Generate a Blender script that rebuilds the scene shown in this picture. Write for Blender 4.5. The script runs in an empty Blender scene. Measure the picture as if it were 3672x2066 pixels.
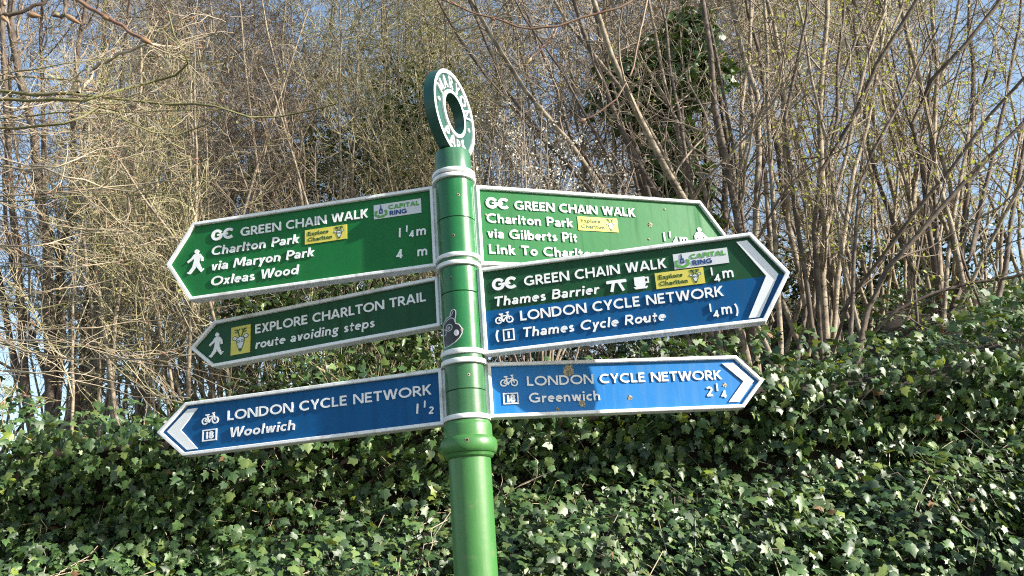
import bpy, math, random
import numpy as np
from mathutils import Matrix, Vector

# ------------------------------------------------------------------ camera, sky, sun, exposure
scene = bpy.context.scene
PW, PH, FPX = 3672.0, 2066.0, 3250.0
EYE = 1.6
PITCH, ROLL = math.radians(18.756), math.radians(-4.328)
_f = np.array([0, math.cos(PITCH), math.sin(PITCH)])
_u0 = np.array([0, -math.sin(PITCH), math.cos(PITCH)])
_r0 = np.array([1.0, 0, 0])
_r = math.cos(ROLL) * _r0 + math.sin(ROLL) * _u0
_u = -math.sin(ROLL) * _r0 + math.cos(ROLL) * _u0
cd = bpy.data.cameras.new('camera')
cam = bpy.data.objects.new('camera', cd)
scene.collection.objects.link(cam)
M3 = Matrix((_r, _u, -_f)).transposed().to_4x4()
cam.matrix_world = Matrix.Translation((0, 0, EYE)) @ M3
cd.sensor_width = 36
cd.lens = 36 * FPX / PW
cd.clip_start = 0.05
cd.clip_end = 3000
cd.dof.use_dof = True
cd.dof.focus_distance = 2.45
cd.dof.aperture_fstop = 20
scene.camera = cam

SUN_AZ, SUN_EL = math.radians(-19.4), math.radians(23.5)
SDIR = Vector((math.cos(SUN_AZ) * math.cos(SUN_EL), math.sin(SUN_AZ) * math.cos(SUN_EL), math.sin(SUN_EL)))
world = bpy.data.worlds.new('World')
scene.world = world
world.use_nodes = True
wn = world.node_tree
sky = wn.nodes.new('ShaderNodeTexSky')
sky.sky_type = 'NISHITA'
sky.sun_disc = False
sky.sun_elevation = SUN_EL
sky.sun_rotation = math.pi / 2 - SUN_AZ
sky.air_density = 1.2
sky.dust_density = 1.0
wn.nodes['Background'].inputs['Strength'].default_value = 0.116
wn.links.new(sky.outputs[0], wn.nodes['Background'].inputs['Color'])
sd = bpy.data.lights.new('sun', 'SUN')
sd.energy = 5.0
sd.angle = math.radians(0.53)
sd.color = (1.0, 0.94, 0.84)
sun = bpy.data.objects.new('sun', sd)
scene.collection.objects.link(sun)
sun.rotation_euler = SDIR.to_track_quat('Z', 'Y').to_euler()
vs = scene.view_settings
vs.view_transform = 'Standard'
vs.look = 'None'
vs.exposure = 1.2
vs.gamma = 1.0
scene.cycles.use_denoising = False
scene.cycles.filter_width = 1.1
scene.cycles.sample_clamp_indirect = 6.0
scene.cycles.max_bounces = 6
scene.cycles.transparent_max_bounces = 6

C = scene.collection
rng = np.random.default_rng(7)


def at(px, py, Y):
    """point on the sight line of a photo pixel at depth Y (metres in front of the camera)"""
    d = _f + _r * (px - PW / 2) / FPX - _u * (py - PH / 2) / FPX
    return d * (Y / d[1]) + np.array([0, 0, EYE])


# ------------------------------------------------------------------ materials
def mat(name, col, rough=0.5, var=None, scale=8, spec=0.5, bump=0.0, bscale=60, coat=0.0, detail=6, vmin=0.35, vmax=0.7, transl=0.0, dirt=None, dscale=25, damt=(0.55, 0.75), metal=0, streak=None, samt=(0.5, 0.8), ddet=5):
    m = bpy.data.materials.new(name)
    m.use_nodes = True
    nt = m.node_tree
    b = nt.nodes['Principled BSDF']
    b.inputs['Base Color'].default_value = (*col, 1)
    b.inputs['Roughness'].default_value = rough
    b.inputs['Specular IOR Level'].default_value = spec
    b.inputs['Metallic'].default_value = metal
    b.inputs['Coat Weight'].default_value = coat
    b.inputs['Coat Roughness'].default_value = 0.12
    tc = nt.nodes.new('ShaderNodeTexCoord')
    last = None
    if var is not None:
        n = nt.nodes.new('ShaderNodeTexNoise')
        n.inputs['Scale'].default_value = scale
        n.inputs['Detail'].default_value = detail
        nt.links.new(tc.outputs['Object'], n.inputs['Vector'])
        r = nt.nodes.new('ShaderNodeMapRange')
        r.inputs[1].default_value = vmin
        r.inputs[2].default_value = vmax
        nt.links.new(n.outputs['Fac'], r.inputs[0])
        mx = nt.nodes.new('ShaderNodeMix')
        mx.data_type = 'RGBA'
        mx.inputs[6].default_value = (*col, 1)
        mx.inputs[7].default_value = (*var, 1)
        nt.links.new(r.outputs[0], mx.inputs[0])
        last = mx.outputs[2]
    if dirt is not None:
        n = nt.nodes.new('ShaderNodeTexNoise')
        n.inputs['Scale'].default_value = dscale
        n.inputs['Detail'].default_value = ddet
        n.inputs['Roughness'].default_value = 0.6
        nt.links.new(tc.outputs['Object'], n.inputs['Vector'])
        r = nt.nodes.new('ShaderNodeMapRange')
        r.inputs[1].default_value = damt[0]
        r.inputs[2].default_value = damt[1]
        nt.links.new(n.outputs['Fac'], r.inputs[0])
        mx = nt.nodes.new('ShaderNodeMix')
        mx.data_type = 'RGBA'
        if last is None:
            mx.inputs[6].default_value = (*col, 1)
        else:
            nt.links.new(last, mx.inputs[6])
        mx.inputs[7].default_value = (*dirt, 1)
        nt.links.new(r.outputs[0], mx.inputs[0])
        last = mx.outputs[2]
    if streak is not None:
        # rain streaks: noise drawn out down the thing
        mp = nt.nodes.new('ShaderNodeMapping')
        mp.inputs['Scale'].default_value = (55, 55, 3.5)
        nt.links.new(tc.outputs['Object'], mp.inputs['Vector'])
        n = nt.nodes.new('ShaderNodeTexNoise')
        n.inputs['Scale'].default_value = 1.0
        n.inputs['Detail'].default_value = 5
        nt.links.new(mp.outputs[0], n.inputs['Vector'])
        r = nt.nodes.new('ShaderNodeMapRange')
        r.inputs[1].default_value = samt[0]
        r.inputs[2].default_value = samt[1]
        r.inputs[4].default_value = 0.75
        nt.links.new(n.outputs['Fac'], r.inputs[0])
        mx = nt.nodes.new('ShaderNodeMix')
        mx.data_type = 'RGBA'
        if last is None:
            mx.inputs[6].default_value = (*col, 1)
        else:
            nt.links.new(last, mx.inputs[6])
        mx.inputs[7].default_value = (*streak, 1)
        nt.links.new(r.outputs[0], mx.inputs[0])
        last = mx.outputs[2]
        rr_ = nt.nodes.new('ShaderNodeMapRange')
        rr_.inputs[1].default_value = samt[0]
        rr_.inputs[2].default_value = samt[1]
        rr_.inputs[3].default_value = rough
        rr_.inputs[4].default_value = min(1.0, rough + .3)
        nt.links.new(n.outputs['Fac'], rr_.inputs[0])
        nt.links.new(rr_.outputs[0], b.inputs['Roughness'])
    if last is not None:
        nt.links.new(last, b.inputs['Base Color'])
    if bump > 0:
        n = nt.nodes.new('ShaderNodeTexNoise')
        n.inputs['Scale'].default_value = bscale
        n.inputs['Detail'].default_value = 4
        nt.links.new(tc.outputs['Object'], n.inputs['Vector'])
        bp = nt.nodes.new('ShaderNodeBump')
        bp.inputs['Strength'].default_value = bump
        bp.inputs['Distance'].default_value = 0.004
        nt.links.new(n.outputs['Fac'], bp.inputs['Height'])
        nt.links.new(bp.outputs[0], b.inputs['Normal'])
    if transl > 0:
        t = nt.nodes.new('ShaderNodeBsdfTranslucent')
        if last is not None:
            nt.links.new(last, t.inputs['Color'])
        else:
            t.inputs['Color'].default_value = (*col, 1)
        ms = nt.nodes.new('ShaderNodeMixShader')
        ms.inputs[0].default_value = transl
        nt.links.new(b.outputs[0], ms.inputs[1])
        nt.links.new(t.outputs[0], ms.inputs[2])
        nt.links.new(ms.outputs[0], nt.nodes['Material Output'].inputs['Surface'])
    return m


def ivy_mat(name, col, vein, rough=0.46, transl=0.14):
    """glossy leaf with paler veins spreading from the stalk (leaf coordinates are in the UV map)"""
    m = mat(name, col, rough=rough, spec=0.55)
    nt = m.node_tree
    b = nt.nodes['Principled BSDF']
    uv = nt.nodes.new('ShaderNodeUVMap')
    sp = nt.nodes.new('ShaderNodeSeparateXYZ')
    nt.links.new(uv.outputs[0], sp.inputs[0])

    def mth(op, a, c=None):
        n = nt.nodes.new('ShaderNodeMath')
        n.operation = op
        for i, v in enumerate((a, c)):
            if v is None:
                continue
            if isinstance(v, (int, float)):
                n.inputs[i].default_value = v
            else:
                nt.links.new(v, n.inputs[i])
        return n.outputs[0]
    ang = mth('ARCTAN2', sp.outputs[0], mth('ADD', sp.outputs[1], 0.02))
    cs = mth('COSINE', mth('MULTIPLY', ang, 2 * math.pi / 0.72))
    f = mth('POWER', mth('MAXIMUM', cs, 0.0), 14.0)
    nz = nt.nodes.new('ShaderNodeTexNoise')
    nz.inputs['Scale'].default_value = 9
    geo = nt.nodes.new('ShaderNodeNewGeometry')
    nt.links.new(geo.outputs['Position'], nz.inputs['Vector'])
    mr = nt.nodes.new('ShaderNodeMapRange')
    mr.inputs[1].default_value = 0.35
    mr.inputs[2].default_value = 0.7
    mr.inputs[3].default_value = 0.65
    mr.inputs[4].default_value = 1.45
    nt.links.new(nz.outputs['Fac'], mr.inputs[0])
    vm = nt.nodes.new('ShaderNodeMix')
    vm.data_type = 'RGBA'
    vm.inputs[6].default_value = (*col, 1)
    vm.inputs[7].default_value = (*vein, 1)
    nt.links.new(mth('MULTIPLY', f, 0.55), vm.inputs[0])
    sc = nt.nodes.new('ShaderNodeVectorMath')
    sc.operation = 'SCALE'
    nt.links.new(vm.outputs[2], sc.inputs[0])
    nt.links.new(mr.outputs[0], sc.inputs['Scale'])
    nt.links.new(sc.outputs[0], b.inputs['Base Color'])
    t = nt.nodes.new('ShaderNodeBsdfTranslucent')
    t.inputs['Color'].default_value = (col[0] * 2.2, col[1] * 1.8, col[2] * 0.8, 1)
    ms = nt.nodes.new('ShaderNodeMixShader')
    ms.inputs[0].default_value = transl
    nt.links.new(b.outputs[0], ms.inputs[1])
    nt.links.new(t.outputs[0], ms.inputs[2])
    nt.links.new(ms.outputs[0], nt.nodes['Material Output'].inputs['Surface'])
    return m


MT = dict(
    white=mat('white_paint', (0.80, 0.81, 0.83), 0.38, bump=0.15, bscale=45, dirt=(0.34, 0.33, 0.27), dscale=11, damt=(0.56, 0.78), streak=(0.36, 0.37, 0.29), samt=(.54, .80)),
    letter=mat('white_letter_paint', (0.80, 0.81, 0.83), 0.4),
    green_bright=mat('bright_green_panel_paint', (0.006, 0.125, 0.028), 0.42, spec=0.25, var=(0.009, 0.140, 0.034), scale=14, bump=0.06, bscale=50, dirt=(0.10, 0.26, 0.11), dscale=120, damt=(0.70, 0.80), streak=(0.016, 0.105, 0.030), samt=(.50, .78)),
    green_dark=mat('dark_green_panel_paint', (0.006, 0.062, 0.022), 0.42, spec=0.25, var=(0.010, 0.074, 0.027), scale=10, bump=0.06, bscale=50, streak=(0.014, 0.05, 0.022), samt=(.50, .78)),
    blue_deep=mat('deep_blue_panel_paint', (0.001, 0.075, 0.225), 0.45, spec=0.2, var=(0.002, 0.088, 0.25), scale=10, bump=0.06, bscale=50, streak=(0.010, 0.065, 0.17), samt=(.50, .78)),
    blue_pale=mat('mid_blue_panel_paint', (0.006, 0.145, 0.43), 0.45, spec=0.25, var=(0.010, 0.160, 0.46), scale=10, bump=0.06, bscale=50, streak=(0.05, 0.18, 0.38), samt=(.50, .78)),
    sleeve=mat('gloss_green_sleeve_paint', (0.010, 0.120, 0.030), 0.24, var=(0.013, 0.14, 0.038), scale=20, bump=0.10, bscale=40, dirt=(0.12, 0.27, 0.13), dscale=55, damt=(0.70, 0.82), streak=(0.030, 0.15, 0.05), samt=(.52, .80)),
    sleeve_old=mat('faded_green_sleeve_paint', (0.028, 0.120, 0.042), 0.32, var=(0.033, 0.135, 0.05), scale=25, bump=0.14, bscale=40, dirt=(0.16, 0.26, 0.14), dscale=45, damt=(0.68, 0.80), streak=(0.06, 0.15, 0.06), samt=(.52, .80)),
    post=mat('mid_green_post_paint', (0.045, 0.165, 0.040), 0.36, var=(0.052, 0.185, 0.048), scale=12, bump=0.10, bscale=35, dirt=(0.16, 0.17, 0.09), dscale=24, damt=(0.60, 0.80), streak=(0.085, 0.20, 0.065), samt=(.52, .80)),
    cap=mat('grey_green_cap_paint', (0.030, 0.120, 0.060), 0.30, var=(0.045, 0.15, 0.08), scale=30, bump=0.10, bscale=40, dirt=(0.2, 0.25, 0.15), dscale=50, damt=(0.7, 0.8), streak=(0.07, 0.15, 0.09), samt=(.52, .80)),
    ring=mat('teal_green_ring_paint', (0.013, 0.070, 0.052), 0.36, var=(0.02, 0.085, 0.065), scale=15, bump=0.1, bscale=40),
    core=mat('dark_core_paint', (0.008, 0.022, 0.012), 0.6),
    hole=mat('dark_recess_shade', (0.012, 0.008, 0.006), 0.8),  # shade inside the screw recess, put into the colour of a flat disc
    washer=mat('worn_screw_rim', (0.35, 0.30, 0.20), 0.5, var=(0.12, 0.08, 0.05), scale=150),
    yellow=mat('yellow_plate_paint', (0.60, 0.52, 0.075), 0.4, var=(0.66, 0.58, 0.11), scale=30),
    plate=mat('pale_plate_paint', (0.62, 0.64, 0.68), 0.4),
    leafgreen=mat('leaf_green_ink', (0.10, 0.34, 0.06), 0.45),
    inkblue=mat('navy_ink', (0.012, 0.05, 0.19), 0.45),
    inkgreen=mat('dark_green_ink', (0.012, 0.075, 0.02), 0.5),
    sticker=mat('black_sticker_vinyl', (0.012, 0.012, 0.016), 0.35),
    stickw=mat('white_sticker_ink', (0.55, 0.56, 0.58), 0.4),
    lichen=mat('pale_lichen', (0.50, 0.46, 0.34), 0.9, var=(0.16, 0.13, 0.09), scale=140, bump=1.0, bscale=160),
    soil=mat('dark_soil', (0.020, 0.014, 0.009), 0.95, var=(0.035, 0.026, 0.016), scale=12, bump=0.6, bscale=25),
    path=mat('grey_path_asphalt', (0.06, 0.06, 0.058), 0.9, var=(0.08, 0.078, 0.074), scale=60, bump=0.5, bscale=200),
    grass=mat('rough_ground', (0.05, 0.07, 0.02), 0.95, var=(0.07, 0.06, 0.03), scale=5),
    bark_pale=mat('pale_grey_brown_bark', (0.29, 0.235, 0.165), 0.8, var=(0.095, 0.072, 0.052), scale=22, vmin=.42, vmax=.66, bump=1.0, bscale=45),
    bark_dark=mat('dark_brown_bark', (0.070, 0.050, 0.038), 0.8, var=(0.16, 0.125, 0.09), scale=22, vmin=.45, vmax=.7, bump=0.5, bscale=60),
    bark_moss=mat('mossy_bark', (0.145, 0.150, 0.050), 0.85, var=(0.19, 0.165, 0.085), scale=22, bump=0.5, bscale=80),
    twig_tan=mat('tan_twig_bark', (0.46, 0.39, 0.28), 0.6, var=(0.20, 0.15, 0.105), scale=3.5),  # tan bark, with sunlit and shadowed patches put into its colour
    twig_brown=mat('brown_twig_bark', (0.11, 0.08, 0.062), 0.65, var=(0.36, 0.29, 0.21), scale=3.0),  # brown bark; shadow is painted into the dark base, highlights into the pale patches
    twig_green=mat('olive_twig_bark', (0.30, 0.28, 0.13), 0.65, var=(0.42, 0.36, 0.24), scale=3.0),
    twig_red=mat('red_brown_twig_bark', (0.16, 0.075, 0.055), 0.6, var=(0.24, 0.17, 0.10), scale=9),
    bud=mat('yellow_green_bud_leaf', (0.38, 0.42, 0.06), 0.5, transl=0.45),
    budbrown=mat('red_brown_bud', (0.24, 0.10, 0.065), 0.5, var=(0.33, 0.25, 0.12), scale=25),
    blossom=mat('white_blossom', (0.72, 0.70, 0.60), 0.7, transl=0.3),
    catkin=mat('yellow_green_catkin', (0.33, 0.34, 0.13), 0.7, transl=0.3),
    shrub=mat('glossy_shrub_leaf', (0.045, 0.085, 0.022), 0.35, var=(0.10, 0.15, 0.035), scale=3.0, transl=0.15),
    shrub_dark=mat('dark_shrub_leaf', (0.018, 0.045, 0.014), 0.35, var=(0.04, 0.08, 0.02), scale=3.0, transl=0.12),
    ivy_a=ivy_mat('ivy_leaf_dark', (0.027, 0.062, 0.018), (0.10, 0.15, 0.06)),
    ivy_b=ivy_mat('ivy_leaf_mid', (0.052, 0.105, 0.029), (0.15, 0.21, 0.08)),
    ivy_c=ivy_mat('ivy_leaf_light', (0.115, 0.170, 0.050), (0.22, 0.27, 0.11), 0.46, 0.2),
    ivy_d=ivy_mat('ivy_leaf_dead', (0.16, 0.085, 0.035), (0.20, 0.13, 0.06), 0.7, 0.1),
    ivy_y=ivy_mat('ivy_leaf_young', (0.17, 0.23, 0.030), (0.24, 0.28, 0.06), 0.45, 0.3),
)


# ------------------------------------------------------------------ object helpers
def new_obj(name, me, parent=None, material=None, label=None, cat=None, group=None, kind=None):
    o = bpy.data.objects.new(name, me)
    C.objects.link(o)
    if parent is not None:
        o.parent = parent
    if material is not None:
        for m in (material if isinstance(material, (list, tuple)) else [material]):
            me.materials.append(MT[m] if isinstance(m, str) else m)
    if label:
        o['label'] = label
    if cat:
        o['category'] = cat
    if group:
        o['group'] = group
    if kind:
        o['kind'] = kind
    return o


def empty(name, loc, label, cat, group=None, rz=0.0):
    o = bpy.data.objects.new(name, None)
    o.empty_display_size = 0.1
    C.objects.link(o)
    o.location = loc
    o.rotation_euler = (0, 0, rz)
    o['label'] = label
    o['category'] = cat
    if group:
        o['group'] = group
    return o


class MB:
    """collects polygons for one mesh"""
    def __init__(s):
        s.v = []
        s.f = []

    def face(s, pts):
        k = len(s.v)
        s.v.extend(pts)
        s.f.append(tuple(range(k, k + len(pts))))

    def add(s, vs_, fs):
        k = len(s.v)
        s.v.extend([tuple(v) for v in vs_])
        s.f.extend([tuple(i + k for i in f) for f in fs])

    def mesh(s, name, smooth=False):
        me = bpy.data.meshes.new(name)
        me.from_pydata(s.v, [], s.f)
        if smooth:
            me.polygons.foreach_set('use_smooth', [True] * len(me.polygons))
        me.update()
        if smooth:
            me.set_sharp_from_angle(angle=math.radians(28))
        return me

    def lathe(s, prof, n=56, a0=0.0, a1=2 * math.pi):
        full = abs(a1 - a0) > 6.28
        k = len(s.v)
        m = n if full else n + 1
        for i in range(m):
            a = a0 + (a1 - a0) * i / n
            for r, z in prof:
                s.v.append((r * math.cos(a), r * math.sin(a), z))
        L = len(prof)
        for i in range(n):
            j = (i + 1) % m
            for q in range(L - 1):
                s.f.append((k + i * L + q, k + j * L + q, k + j * L + q + 1, k + i * L + q + 1))
        return s

    # 2-D shapes in sign coordinates (x right, z up, front is -y)
    def prism(s, pts, y0, y1):
        """extrude a ccw outline from depth y0 (back) to y1 (front); depths are distances towards the viewer"""
        a = 0
        n = len(pts)
        for i in range(n):
            x0, z0 = pts[i]
            x1, z1 = pts[(i + 1) % n]
            a += x0 * z1 - x1 * z0
        if a < 0:
            pts = pts[::-1]
        k = len(s.v)
        s.v.extend([(x, -y1, z) for x, z in pts])
        s.v.extend([(x, -y0, z) for x, z in pts])
        s.f.append(tuple(range(k, k + n)))
        for i in range(n):
            j = (i + 1) % n
            s.f.append((k + j, k + i, k + n + i, k + n + j))

    def diag(s, pts, w, y0, y1):
        """slanting stroke cut level at both ends"""
        (x0, z0), (x1, z1) = pts
        hw = .5 * w * math.hypot(x1 - x0, z1 - z0) / abs(z1 - z0)
        hw = min(hw, w * .9)
        s.prism([(x0 - hw, z0), (x0 + hw, z0), (x1 + hw, z1), (x1 - hw, z1)], y0, y1)

    def stroke(s, pts, w, y0, y1, closed=False):
        """ribbon of width w along a polyline (mitred), extruded"""
        P = np.array(pts, float)
        n = len(P)
        W_ = np.broadcast_to(np.array(w, float), (n,)) * 0.5
        d = []
        for i in range(n):
            if closed:
                a, b = P[i] - P[i - 1], P[(i + 1) % n] - P[i]
            else:
                a = P[i] - P[i - 1] if i > 0 else P[1] - P[0]
                b = P[i + 1] - P[i] if i < n - 1 else P[-1] - P[-2]
            a = a / (np.linalg.norm(a) + 1e-12)
            b = b / (np.linalg.norm(b) + 1e-12)
            t = a + b
            L = np.linalg.norm(t)
            t = t / L if L > 1e-6 else b
            nrm = np.array([-t[1], t[0]])
            c = max(0.38, nrm @ np.array([-b[1], b[0]]))
            d.append(nrm / c)
        d = np.array(d)
        Lf = P + d * W_[:, None]
        Rt = P - d * W_[:, None]
        k = len(s.v)
        for i in range(n):
            for q in (Lf[i], Rt[i]):
                s.v.append((q[0], -y1, q[1]))
                s.v.append((q[0], -y0, q[1]))
        m = n if closed else n - 1
        for i in range(m):
            a = k + 4 * i
            b = k + 4 * ((i + 1) % n)
            s.f.append((a + 2, b + 2, b, a))          # front
            s.f.append((a, b, b + 1, a + 1))          # left wall
            s.f.append((b + 2, a + 2, a + 3, b + 3))  # right wall
        if not closed:
            a = k
            s.f.append((a + 2, a, a + 1, a + 3))
            a = k + 4 * (n - 1)
            s.f.append((a, a + 2, a + 3, a + 1))


def arc(cx, cz, rx, rz, a0, a1, n=None):
    n = n or max(4, int(abs(a1 - a0) / 15))
    return [(cx + rx * math.cos(math.radians(a0 + (a1 - a0) * i / n)), cz + rz * math.sin(math.radians(a0 + (a1 - a0) * i / n))) for i in range(n + 1)]


def circ(cx, cz, r, rz=None, n=20):
    return arc(cx, cz, r, rz or r, 0, 360, n)[:-1]


# ------------------------------------------------------------------ humanist sans lettering built of strokes
H = 0.085
XH = 0.66


def bowl(x0, xm, z0, z1, rx):
    zc, rz = (z0 + z1) / 2, (z1 - z0) / 2
    return [(x0, z1), (xm, z1)] + arc(xm, zc, rx, rz, 90, -90, 8)[1:] + [(x0, z0)]


def glyphs():
    G = {}
    st = lambda x, h=1.0, b=0.0: [(x, b), (x, h)]
    G['A'] = (.84, [('d', [(.085, 0), (.405, 1)]), ('d', [(.755, 0), (.435, 1)]), [(.2, .28), (.64, .28)]])
    G['B'] = (.66, [st(.1), bowl(.1, .34, .54, 1 - H, .19), bowl(.1, .36, H, .54, .22)])
    G['C'] = (.84, [arc(.5, .5, .41, .415, 50, 310, 18)])
    G['D'] = (.86, [st(.1), bowl(.1, .36, H, 1 - H, .38)])
    G['E'] = (.60, [st(.1), [(.1, 1 - H), (.54, 1 - H)], [(.1, .52), (.50, .52)], [(.1, H), (.55, H)]])
    G['G'] = (.93, [arc(.5, .5, .41, .415, 50, 318, 18), [(.80, .06), (.80, .48)], [(.54, .44), (.88, .44)]])
    G['H'] = (.82, [st(.1), st(.72), [(.1, .52), (.72, .52)]])
    G['I'] = (.24, [st(.12)])
    G['K'] = (.70, [st(.1), ('d', [(.12, .40), (.58, 1)]), ('d', [(.26, .62), (.60, 0)])])
    G['L'] = (.56, [st(.1), [(.1, H), (.52, H)]])
    G['M'] = (.98, [('d', [(.09, 0), (.15, 1)]), ('d', [(.19, 1), (.49, .18)]), ('d', [(.79, 1), (.49, .18)]), ('d', [(.89, 0), (.83, 1)])])
    G['N'] = (.84, [st(.09), ('d', [(.115, 1), (.725, 0)]), st(.75)])
    G['O'] = (1.0, [('o', arc(.5, .5, .415, .415, 0, 360, 26)[:-1])])
    G['P'] = (.62, [st(.1), bowl(.1, .33, .43, 1 - H, .22)])
    G['R'] = (.68, [st(.1), bowl(.1, .33, .46, 1 - H, .21), [(.30, .46), (.64, 0)]])
    G['S'] = (.56, [arc(.28, .73, .18, .19, 40, 250, 9) + arc(.28, .29, .20, .21, 75, -145, 10)])
    G['T'] = (.70, [st(.35), [(.03, 1 - H), (.67, 1 - H)]])
    G['W'] = (1.12, [('d', [(.09, 1), (.31, 0)]), ('d', [(.545, 1), (.33, 0)]), ('d', [(.575, 1), (.79, 0)]), ('d', [(1.03, 1), (.81, 0)])])
    G['X'] = (.74, [('d', [(.11, 0), (.60, 1)]), ('d', [(.12, 1), (.64, 0)])])
    G['Y'] = (.72, [('d', [(.10, 1), (.36, .38)]), ('d', [(.62, 1), (.36, .38)]), [(.36, .5), (.36, 0)]])
    x = XH
    G['a'] = (.54, [[(.09, .52)] + arc(.25, .42, .17, .17, 125, 0, 7) + [(.42, 0)], ('o', arc(.25, .19, .165, .125, 0, 360, 12)[:-1])])
    G['b'] = (.60, [st(.1), ('o', arc(.31, x / 2, .205, .255, 0, 360, 14)[:-1])])
    G['c'] = (.50, [arc(.30, x / 2, .22, .26, 52, 308, 12)])
    G['d'] = (.60, [st(.50), ('o', arc(.29, x / 2, .205, .255, 0, 360, 14)[:-1])])
    G['e'] = (.56, [[(.09, .36), (.47, .36)] + arc(.29, x / 2, .20, .25, 10, 305, 13)])
    G['g'] = (.56, [('o', arc(.27, .42, .16, .18, 0, 360, 12)[:-1]), [(.40, .56), (.52, .60)], [(.15, .26), (.20, .10)] + arc(.27, -.08, .19, .15, 80, -200, 12)])
    G['h'] = (.58, [st(.1), [(.1, .38)] + arc(.29, .40, .17, .19, 150, 0, 7) + [(.46, 0)]])
    G['i'] = (.24, [st(.12, x), ('f', circ(.12, .88, .095, None, 10))])
    G['k'] = (.54, [st(.1), ('d', [(.13, .24), (.43, x)]), ('d', [(.22, .42), (.46, 0)])])
    G['l'] = (.24, [st(.12)])
    G['m'] = (.88, [st(.1, x), [(.1, .38)] + arc(.27, .42, .155, .17, 150, 0, 7) + [(.425, 0)], [(.425, .40)] + arc(.60, .42, .155, .17, 150, 0, 7) + [(.755, 0)]])
    G['n'] = (.58, [st(.1, x), [(.1, .38)] + arc(.29, .40, .17, .19, 150, 0, 7) + [(.46, 0)]])
    G['o'] = (.60, [('o', arc(.30, x / 2, .215, .25, 0, 360, 16)[:-1])])
    G['p'] = (.60, [[(.1, -.3), (.1, x)], ('o', arc(.31, x / 2, .205, .255, 0, 360, 14)[:-1])])
    G['r'] = (.40, [st(.1, x), [(.1, .36), (.16, .50), (.26, .57), (.39, .57)]])
    G['s'] = (.44, [arc(.23, .47, .12, .11, 40, 250, 8) + arc(.22, .19, .14, .12, 75, -145, 8)])
    G['t'] = (.40, [[(.17, .86), (.17, .16)] + arc(.27, .17, .10, .09, 180, 290, 4), [(.03, .575), (.36, .575)]])
    G['u'] = (.58, [[(.1, x), (.1, .26)] + arc(.27, .26, .17, .19, 180, 330, 7), st(.46, x)])
    G['v'] = (.52, [('d', [(.09, x), (.25, 0)]), ('d', [(.43, x), (.27, 0)])])
    G['w'] = (.80, [('d', [(.09, x), (.23, 0)]), ('d', [(.385, x), (.25, 0)]), ('d', [(.415, x), (.55, 0)]), ('d', [(.71, x), (.57, 0)])])
    G['x'] = (.54, [('d', [(.10, 0), (.43, x)]), ('d', [(.11, x), (.44, 0)])])
    G['y'] = (.52, [('d', [(.09, x), (.27, 0)]), ('d', [(.43, x), (.15, -.30)])])
    G['1'] = (.24, [st(.12)])
    G['2'] = (.60, [arc(.29, .70, .20, .215, 150, -40, 9) + [(.10, H)], [(.06, H), (.54, H)]])
    G['4'] = (.62, [[(.44, 0), (.44, 1)], ('d', [(.46, 1), (.12, .20)]), [(.03, .26), (.60, .26)]])
    G['8'] = (.58, [('o', arc(.29, .74, .165, .175, 0, 360, 14)[:-1]), ('o', arc(.29, .29, .20, .205, 0, 360, 14)[:-1])])
    G['('] = (.36, [arc(.60, .42, .46, .68, 130, 230, 8)])
    G[')'] = (.36, [arc(-.24, .42, .46, .68, 50, -50, 8)])
    G[' '] = (.34, [])
    return G


GL = glyphs()
EPS = 0.00004


def text_width(t, track=.06):
    return sum(GL[c][0] + track for c in t) - track


def put_text(mb, t, x0, x1, z, h, y0, y1, wt=.17, slant=0.0, track=.06, z2=None, mapf=None):
    """write t from x0 to x1 on baseline z (to z2) with cap height h"""
    tw = text_width(t, track)
    sx = (x1 - x0) / tw if x1 is not None else h
    if x1 is None:
        x1 = x0 + tw * sx
    z2 = z if z2 is None else z2
    cur = 0.0
    n = 0
    for c in t:
        adv, strokes = GL[c]
        for s_ in strokes:
            kind = ''
            if isinstance(s_, tuple):
                kind, s_ = s_
            pts = []
            for (gx, gz) in s_:
                xx = x0 + (cur + gx) * sx + gz * h * slant
                zz = z + gz * h + (z2 - z) * ((cur + gx) / tw)
                pts.append((xx, zz))
            n = (n + 1) % 7
            yy = y1 + n * EPS
            if kind == 'f':
                mb.prism(pts, y0, yy)
            elif kind == 'd':
                mb.diag(pts, wt * h, y0, yy)
            else:
                mb.stroke(pts, wt * h, y0, yy, closed=(kind == 'o'))
        cur += adv + track


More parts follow.
